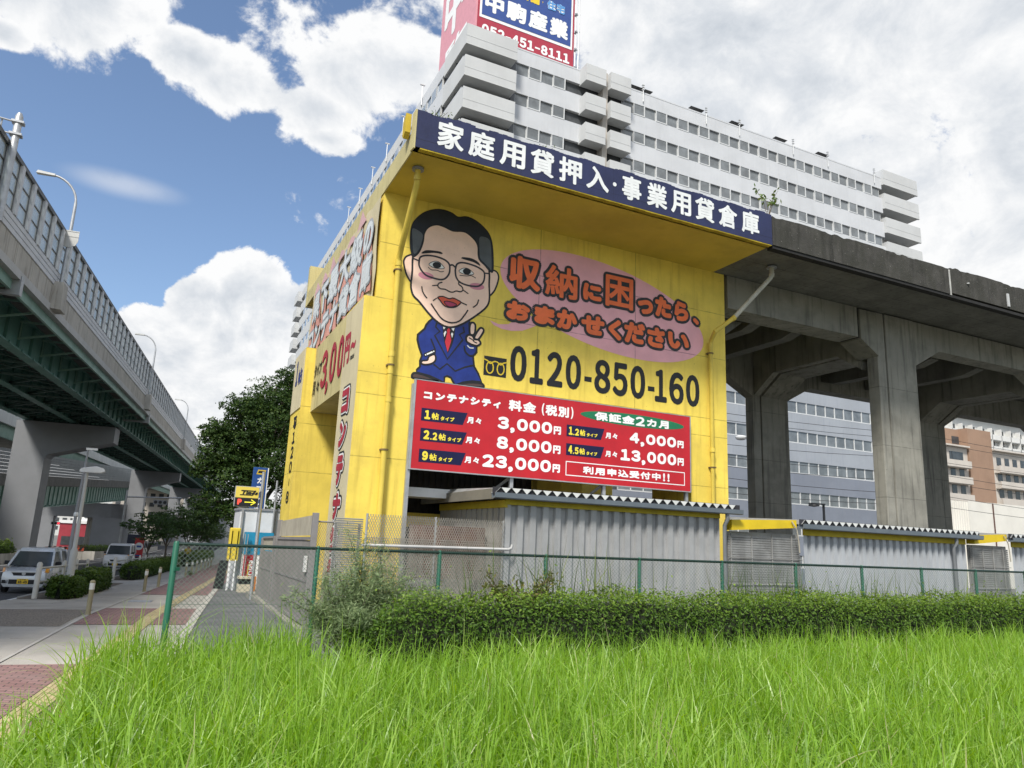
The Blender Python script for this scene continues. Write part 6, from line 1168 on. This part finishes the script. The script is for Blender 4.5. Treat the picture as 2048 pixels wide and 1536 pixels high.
# ------------------------------------------------------------ trees, hedges, bushes
m_bark = mat('tree_bark', (.085, .07, .055), .9, .25, 4, bump=.6); m_lf = leafmat('dark_tree_leaf', [(.014, .036, .009), (.028, .06, .014), (.055, .095, .022), (.09, .13, .03)], .25, .55, .18)
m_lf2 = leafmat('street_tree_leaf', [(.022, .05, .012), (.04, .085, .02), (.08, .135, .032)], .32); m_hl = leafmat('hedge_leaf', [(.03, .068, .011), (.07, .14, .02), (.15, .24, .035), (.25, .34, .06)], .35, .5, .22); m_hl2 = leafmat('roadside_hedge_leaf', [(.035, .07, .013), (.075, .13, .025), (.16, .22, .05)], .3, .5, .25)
def crown(lobes, n, core=.2):
    """points through a set of ellipsoid lobes, denser towards each lobe's shell, with clumps"""
    P = []; Nn = []; tot = sum(l[3]*l[4] for l in lobes)
    for cx, cy, cz, rx, rz in lobes:
        m = int(n*rx*rz/tot/14); d = rng.normal(size=(m, 3)); d /= np.linalg.norm(d, axis=1)[:, None]; r = rng.uniform(core, 1.0, m)**.6
        c = np.array([cx, cy, cz])+d*r[:, None]*np.array([rx, rx, rz]); c += rng.normal(size=c.shape)*.06*rx
        for q in range(14): P.append(c+rng.normal(size=c.shape)*np.array([.085*rx, .085*rx, .055*rz])); Nn.append(d)
    return np.concatenate(P), np.concatenate(Nn)
def tree(name, label, base, trunk_h, r0, lobes, n, lsz, m, group=None, cat='tree', limbs=8):
    t = thing(name, label, cat, base, 0, group); mb = MB(); b = Vector(base); top = b+Vector((random.uniform(-.1, .1)*trunk_h*.3, 0, trunk_h))
    mb.tube([b-Vector((0, 0, .2)), b+Vector((0, 0, trunk_h*.3)), b+(top-b)*.7, top], [r0*1.25, r0, r0*.8, r0*.6], 10)
    for k in range(limbs):
        l = lobes[k % len(lobes)]; e = Vector((l[0]+random.uniform(-.4, .4)*l[3], l[1]+random.uniform(-.4, .4)*l[3], l[2]+random.uniform(-.2, .5)*l[4])); s = b+(top-b)*random.uniform(.6, 1); mid = s+(e-s)*.5+Vector((0, 0, .1*(e-s).length)); mb.tube([s, mid, e], [r0*.42, r0*.26, r0*.08], 6)
        for q in range(2): e2 = e+Vector((random.uniform(-1, 1)*l[3]*.6, random.uniform(-1, 1)*l[3]*.6, random.uniform(-.3, .6)*l[4])); mb.tube([mid, e2], [r0*.18, r0*.04], 5)
    mb.build('trunk', m_bark, t, smooth=True, fix=False); P, Nn = crown(lobes, n); V, F = leaves(P, lsz, .5, .25, Nn)
    npmesh('crown', V, F, m, t, np.repeat(np.clip(rng.normal(.45, .22, len(P)), 0, 1), 4)); return t
random.seed(5)
tree('big_tree', 'very big dark green tree between the expressway and the yellow column', (7.2, 64, gz(64)), 7, .5,
     [(3.7, 62, 9.5, 1.5, 1.2), (5.0, 62, 11.6, 1.7, 1.3), (3.9, 62, 7.6, 1.8, 1.4), (4.6, 63, 8.6, 2.5, 1.8), (5.2, 62, 5.9, 2.7, 1.7), (7.6, 64, 12.9, 2.5, 2.0), (7.0, 63, 10.2, 3.2, 2.0), (9.6, 64, 11.6, 3.0, 2.6), (9.0, 62, 7.4, 3.6, 2.3), (3.7, 62, 3.6, 1.9, 1.3), (6.6, 61, 3.4, 2.6, 1.4), (11, 63, 14, 2.6, 2.0), (11.5, 62, 4.2, 3, 2.2), (6.2, 64, 12.0, 1.5, 1.2), (3.2, 63, 9.8, 1.2, .9), (2.9, 62, 6.6, 1.3, 1.0), (8.8, 64, 15.0, 1.6, 1.0)], 80000, .23, m_lf, limbs=26)
for t, n, k, lab in ((56, -5.15, 1.0, 'street tree with a flat spreading crown behind the long hedge'), (70, -4.75, 1.05, 'darker street tree beside the flat-crowned one'), (50.5, -5.62, .8, 'thin-stemmed street tree beside the white boxy car'), (84, -4.6, 1.0, 'street tree behind the green corner post'), (100, -4.3, 1.05, 'small street tree under the big dark tree')):
    b = hg(t, n); z0 = b[2]
    tree('street_tree', lab, b, 2.0*k, .075*k, [(b[0]-.7*k, b[1], z0+3.3*k, 1.2*k, .55*k), (b[0]+.5*k, b[1]+.3, z0+3.9*k, 1.25*k, .6*k), (b[0]+1.1*k, b[1], z0+3.0*k, 1.0*k, .55*k), (b[0]-1.5*k, b[1], z0+3.6*k, .9*k, .32*k), (b[0], b[1]-.4, z0+2.5*k, 1.0*k, .5*k), (b[0]+.2, b[1]+.6, z0+3.2*k, 1.5*k, .7*k)], 5200, .15*k, m_lf2, 'street trees along the kerb', limbs=9)
def hedge(name, label, path, w0, h, n, lsz, m, group=None, bumps=.12, cat='hedge', skirt=0.0):
    """path: (x, y) centre line; leaves cover the top and sides of an uneven mound over a dark inner shell"""
    base = (path[0][0], path[0][1], gz(path[0][1])); t = thing(name, label, cat, base, 0, group); L_ = [0]
    for a, b in zip(path, path[1:]): L_.append(L_[-1]+math.hypot(b[0]-a[0], b[1]-a[1]))
    tot = L_[-1]; s = rng.uniform(0, tot, n); X = np.interp(s, L_, [p[0] for p in path]); Y = np.interp(s, L_, [p[1] for p in path]); i = np.clip(np.searchsorted(L_, s)-1, 0, len(path)-2)
    dx = np.array([path[k+1][0]-path[k][0] for k in i]); dy = np.array([path[k+1][1]-path[k][1] for k in i]); l = np.hypot(dx, dy); nx, ny = -dy/l, dx/l
    a = rng.uniform(0, math.pi, n); hh = h*(1+bumps*np.sin(s*2.1+1)*np.sin(s*.83)+bumps*.5*np.sin(s*5.7)); r = rng.uniform(.86, 1.03, n)+rng.normal(0, .02, n)+np.where(rng.random(n) < .07, rng.exponential(.07, n), 0); endf = np.clip(np.minimum(s, tot-s)/(w0*.6), .05, 1)**.5
    ca = np.sign(np.cos(a))*np.abs(np.cos(a))**.45; sa = np.sin(a)**.55; off = ca*w0/2*r*endf; zz = sa*hh*r*np.clip(endf, .6, 1)
    low = rng.random(n) < .0; P = np.stack([X+nx*off, Y+ny*off, [gz(v) for v in Y]+np.maximum(zz, .02)], 1); Nn = np.stack([nx*ca, ny*ca, sa*1.0], 1)
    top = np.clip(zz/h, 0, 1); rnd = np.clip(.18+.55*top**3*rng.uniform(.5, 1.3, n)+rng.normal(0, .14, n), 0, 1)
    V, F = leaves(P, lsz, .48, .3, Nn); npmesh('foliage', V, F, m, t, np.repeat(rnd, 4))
    mb = MB(); k = 14; ss = np.linspace(0, tot, max(4, int(tot/.6))); vs = []; px_ = np.interp(ss, L_, [p[0] for p in path]); py_ = np.interp(ss, L_, [p[1] for p in path])
    for q in range(len(ss)):
        j = min(max(np.searchsorted(L_, ss[q])-1, 0), len(path)-2); d = (path[j+1][0]-path[j][0], path[j+1][1]-path[j][1]); l2 = math.hypot(*d); e = max(.01, min(1, (min(ss[q], tot-ss[q])-.25)/(w0*.7)))**.6; hq = h*(1+bumps*math.sin(ss[q]*2.1+1)*math.sin(ss[q]*.83))
        for c in range(k): a_ = math.pi*c/(k-1); cc = math.copysign(abs(math.cos(a_))**.45, math.cos(a_)); vs.append((px_[q]-d[1]/l2*cc*w0*.43*e, py_[q]+d[0]/l2*cc*w0*.43*e, gz(py_[q])+max(0, math.sin(a_))**.55*hq*.84*e))
    mb.add(vs, [(q*k+c, q*k+c+1, (q+1)*k+c+1, (q+1)*k+c) for q in range(len(ss)-1) for c in range(k-1)]); mb.build('inner_shell', mat('hedge_interior', (.012, .016, .007), .95, .4, 6), t, fix=False); return t  # near-black shell filling the hedge under its leaves
hp = lambda ts, n: [hw(t, n)[:2] for t in ts]
hedge('roadside_hedge', 'small clipped roadside hedge at the foot of the short lamp post', hp([25.0, 26.4, 27.4], -5.0), .85, .60, 6500, .10, m_hl2, 'clipped hedges beside the road'); hedge('roadside_hedge', 'fuller clipped hedge just behind the short lamp post', hp([27.4, 29.5, 31.6], -5.0), .95, .72, 7500, .10, m_hl2, 'clipped hedges beside the road')
hedge('roadside_hedge', 'long clipped hedge in front of the second guard rail', hp([38.8, 44, 50, 56, 62], -5.0), 1.0, .75, 18000, .11, m_hl2, 'clipped hedges beside the road'); hedge('roadside_hedge', 'dark hedge seen through the chain-link mesh below the street trees', hp([66, 75, 90, 110], -4.7), 1.5, 1.1, 9000, .16, m_hl2, 'clipped hedges beside the road')
hedge('median_hedge', 'dense dark hedge on the median wall behind the silver car', hp([50, 60, 70], -18.2), 2.0, 1.55, 9000, .2, m_hl2); hedge('median_hedge', 'low green hedge on the median beyond the first pier', hp([100, 112, 124], -18.5), 1.8, 1.3, 3500, .18, m_hl2)
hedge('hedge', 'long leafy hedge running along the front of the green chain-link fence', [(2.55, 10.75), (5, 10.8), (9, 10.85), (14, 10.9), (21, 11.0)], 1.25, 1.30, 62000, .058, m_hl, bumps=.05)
# feathery bush over the corner of the fence
fb = thing('feathery_bush', 'feathery grey-green bush growing through the second post of the green fence', 'bush', (2.7, 11.0, 0)); m_fe = leafmat('feathery_leaf', [(.12, .17, .085), (.22, .29, .15), (.34, .41, .22)], .42, .6, .2)
st_ = MB(); PP = []; DD = []; random.seed(9)
for k in range(72):
    a = random.uniform(0, 6.28); rr = random.uniform(.1, 1.0); e = Vector((2.95+math.cos(a)*rr*1.35, 10.95+math.sin(a)*rr*.55, 1.0+random.uniform(-.2, .75)*(1.15-rr*.8))); 
    if k < 3: e = Vector((2.55+.25*k, 10.95, 2.12-.1*k))
    s = Vector((2.9+random.uniform(-.45, .45), 10.95, .1)); mid = s+(e-s)*.55+Vector((0, 0, .15)); st_.tube([s, mid, e], [.012, .008, .003], 5)
    for q in range(430):
        u = random.uniform(.35, 1.02); p = s+(mid-s)*(u/.55) if u < .55 else mid+(e-mid)*((u-.55)/.45); o_ = Vector((random.gauss(0, 1), random.gauss(0, 1), random.gauss(.1, .8)))*.095*(1.25-u*.6); PP.append(p+o_); DD.append(o_.normalized())
st_.build('stem', mat('grey_stem', (.10, .085, .06), .9, .2), fb, fix=False); V, F = leaves(np.array([tuple(p) for p in PP]), .085, .15, .0); npmesh('foliage', V, F, m_fe, fb, np.repeat(rng.random(len(PP)), 4))
sprig('vine_bush', 'straggly olive bush with yellowing leaves sticking out of the hedge', (5.35, 10.8, .7), .95, 26, leafmat('olive_leaf', [(.06, .08, .025), (.10, .13, .03), (.22, .20, .06)], .3), .085, .62, 26)
sprig('roadside_weed', 'small weed at the foot of a bollard', hg(44.6, -2.7), .3, 10, m_weed, .12, .3, 8)

# ------------------------------------------------------------ green chain-link fence
YF = 11.65; m_gp = mat('green_fence_paint', (.012, .105, .062), .45, .1, 3, streak=.2, streak_col=(.03, .08, .05)); m_gpd = mat('shaded_green_rail', (.008, .028, .021), .45, .1, 3); m_wire = mat('fence_wire', (.15, .20, .165), .5, .1, 4, metal=.2)  # top rail green darkened, shade put into its colour
fe = thing('chain_link_fence', 'green chain-link fence with a shade-toned top rail behind the hedge and grass', 'fence', (.28, YF, 0))
for k in range(13):
    x = .28+2.0*k; MB().tube([(x, YF, -.2), (x, YF, 1.86), (x, YF, 1.885)], [.034, .034, .02] if k else [.045, .045, .03], 10).build('post', m_gp, fe, smooth=True)
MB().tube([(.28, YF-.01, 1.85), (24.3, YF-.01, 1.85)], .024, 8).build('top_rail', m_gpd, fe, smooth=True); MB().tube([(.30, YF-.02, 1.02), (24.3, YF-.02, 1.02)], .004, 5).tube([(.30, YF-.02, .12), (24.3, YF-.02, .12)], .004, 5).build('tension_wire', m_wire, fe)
diamond(.31, 24.3, YF-.03, .02, 1.84, .072, .072, .0052, m_wire, 'wire_mesh', fe)
MB().bar((.3, YF, 1.5), (.33, YF-.05, 1.5), .08, .05).bar((.3, YF, .3), (.33, YF-.05, .3), .08, .05).build('clamp', m_gp, fe)

# ------------------------------------------------------------ tall grass
def blades(name, bx_, by_, hgt, wid, bend, m, kind='stuff', nseg=5, z0=None, rnd=None):
    n = len(bx_); az = rng.uniform(0, 2*math.pi, n); fa = az+rng.normal(0, .7, n)+math.pi/2; dirx, diry = np.cos(az), np.sin(az); wx, wy = np.cos(fa), np.sin(fa)
    V = np.empty((n, nseg+1, 2, 3)); lean = rng.normal(0, .10, (n, 2))
    for j in range(nseg+1):
        s = j/nseg; ang = bend*s**1.6; f = hgt*bend*.0
        # arc: the tip direction turns from up towards the lean direction
        zz = hgt*np.where(bend > .05, np.sin(np.minimum(bend*s, 2.6))/np.maximum(bend, .05), s); rr = hgt*np.where(bend > .05, (1-np.cos(np.minimum(bend*s, 2.6)))/np.maximum(bend, .05), 0)
        ww = wid*(1-s**2.2)*.5*(.55+.45*min(1, s*4))+.0004; cx = bx_+dirx*rr+lean[:, 0]*hgt*s; cy = by_+diry*rr+lean[:, 1]*hgt*s; cz = (z0 if z0 is not None else 0)+zz
        V[:, j, 0] = np.stack([cx-wx*ww, cy-wy*ww, cz], 1); V[:, j, 1] = np.stack([cx+wx*ww, cy+wy*ww, cz], 1)
    b = (np.arange(n)*(nseg+1)*2)[:, None, None]; j = np.arange(nseg)[None, :, None]*2; F = (b+j+np.array([0, 1, 3, 2])[None, None, :]).reshape(-1, 4)
    r_ = np.repeat(rng.random(n) if rnd is None else rnd, (nseg+1)*2); o = npmesh(name, V.reshape(-1, 3), F, m, None, r_, smooth=True)
    if kind: o['kind'] = kind
    return o
m_gr = leafmat('grass_blade', [(.10, .20, .018), (.175, .33, .028), (.26, .45, .045), (.36, .52, .11), (.50, .48, .26)], .46, .40, .7)
N_ = 110000; gx = rng.uniform(-3, 22, N_); gy = 3.4+rng.random(N_)**.85*8.2
edge = gy*math.tan(A6)-1.62/math.cos(A6)+.16*np.sin(gy*2.3)+rng.normal(0, .07, N_); vx = gx/gy
ok = (gx > edge) & (vx < 1.75) & ~((gy > 10.38) & (gx > 2.1)) & (vx > -.45); gx, gy = gx[ok], gy[ok]
clump = np.sin(gx*1.7+gy*.9)*np.sin(gy*1.3-gx*.4); clump = clump+.8*np.sin(gx*3.9+1.3*np.sin(gy*2.1))*np.sin(gy*4.3+gx); hgt = np.clip(rng.normal(.60, .15, len(gx))+.09*clump, .2, 1.1)*np.where((gx-edge[ok] < .5) & (gy < 10), .8, 1)*np.where((gy > 10.4) & (gx < 2.2), 1.2, 1); bend = np.abs(rng.normal(.55, .55, len(gx))); far = rng.random(len(gx)) < .26; bend[far] = rng.uniform(1.2, 2.4, far.sum()); hgt[far] *= 1.3
print('grass blades', len(gx))
blades('grass', gx, gy, hgt, rng.uniform(.008, .025, len(gx)), bend, m_gr, nseg=6, rnd=np.where(rng.random(len(gx)) < .012, 1.0, np.clip(rng.normal(.42, .17, len(gx))+.10*clump, 0, .8)))
k = 9000; ax_ = rng.uniform(-2, 17, k); ay_ = 3.6+rng.random(k)*6.6; o_ = (ax_ > ay_*math.tan(A6)-1.55) & (ax_/ay_ < 1.75)
blades('arching_grass', ax_[o_], ay_[o_], rng.uniform(.62, .98, o_.sum()), rng.uniform(.014, .03, o_.sum()), rng.uniform(1.4, 2.5, o_.sum()), leafmat('arching_blade', [(.17, .31, .04), (.27, .43, .08), (.39, .53, .17)], .42, .38, .8), nseg=7)  # paler blade colours stand in for the sheen on bent leaves
# a few taller stems in the field and reeds by the fence
k = 260; tx = rng.uniform(-.3, 16, k); ty = rng.uniform(7.5, 10.2, k); o_ = tx > ty*math.tan(A6)-1.4; blades('tall_grass', tx[o_], ty[o_], rng.uniform(.85, 1.15, o_.sum()), rng.uniform(.008, .014, o_.sum()), np.abs(rng.normal(.15, .15, o_.sum())), m_gr)
m_reed = leafmat('reed_blade', [(.035, .075, .018), (.07, .13, .025), (.16, .19, .05)], .25, .5, .3)
rx = np.concatenate([rng.normal(6.5, .35, 40), rng.normal(7.4, .25, 26), rng.normal(4.6, .3, 16), rng.normal(10.5, .5, 50), rng.normal(12.2, .9, 110), rng.normal(14.5, .9, 80), rng.uniform(3.5, 18, 60)]); ry = rng.uniform(11.0, 11.55, len(rx))
blades('reeds', rx, ry, np.concatenate([rng.uniform(1.5, 2.25, 82), rng.uniform(1.35, 1.95, len(rx)-82)]), rng.uniform(.016, .034, len(rx)), np.abs(rng.normal(.35, .3, len(rx))), m_reed)
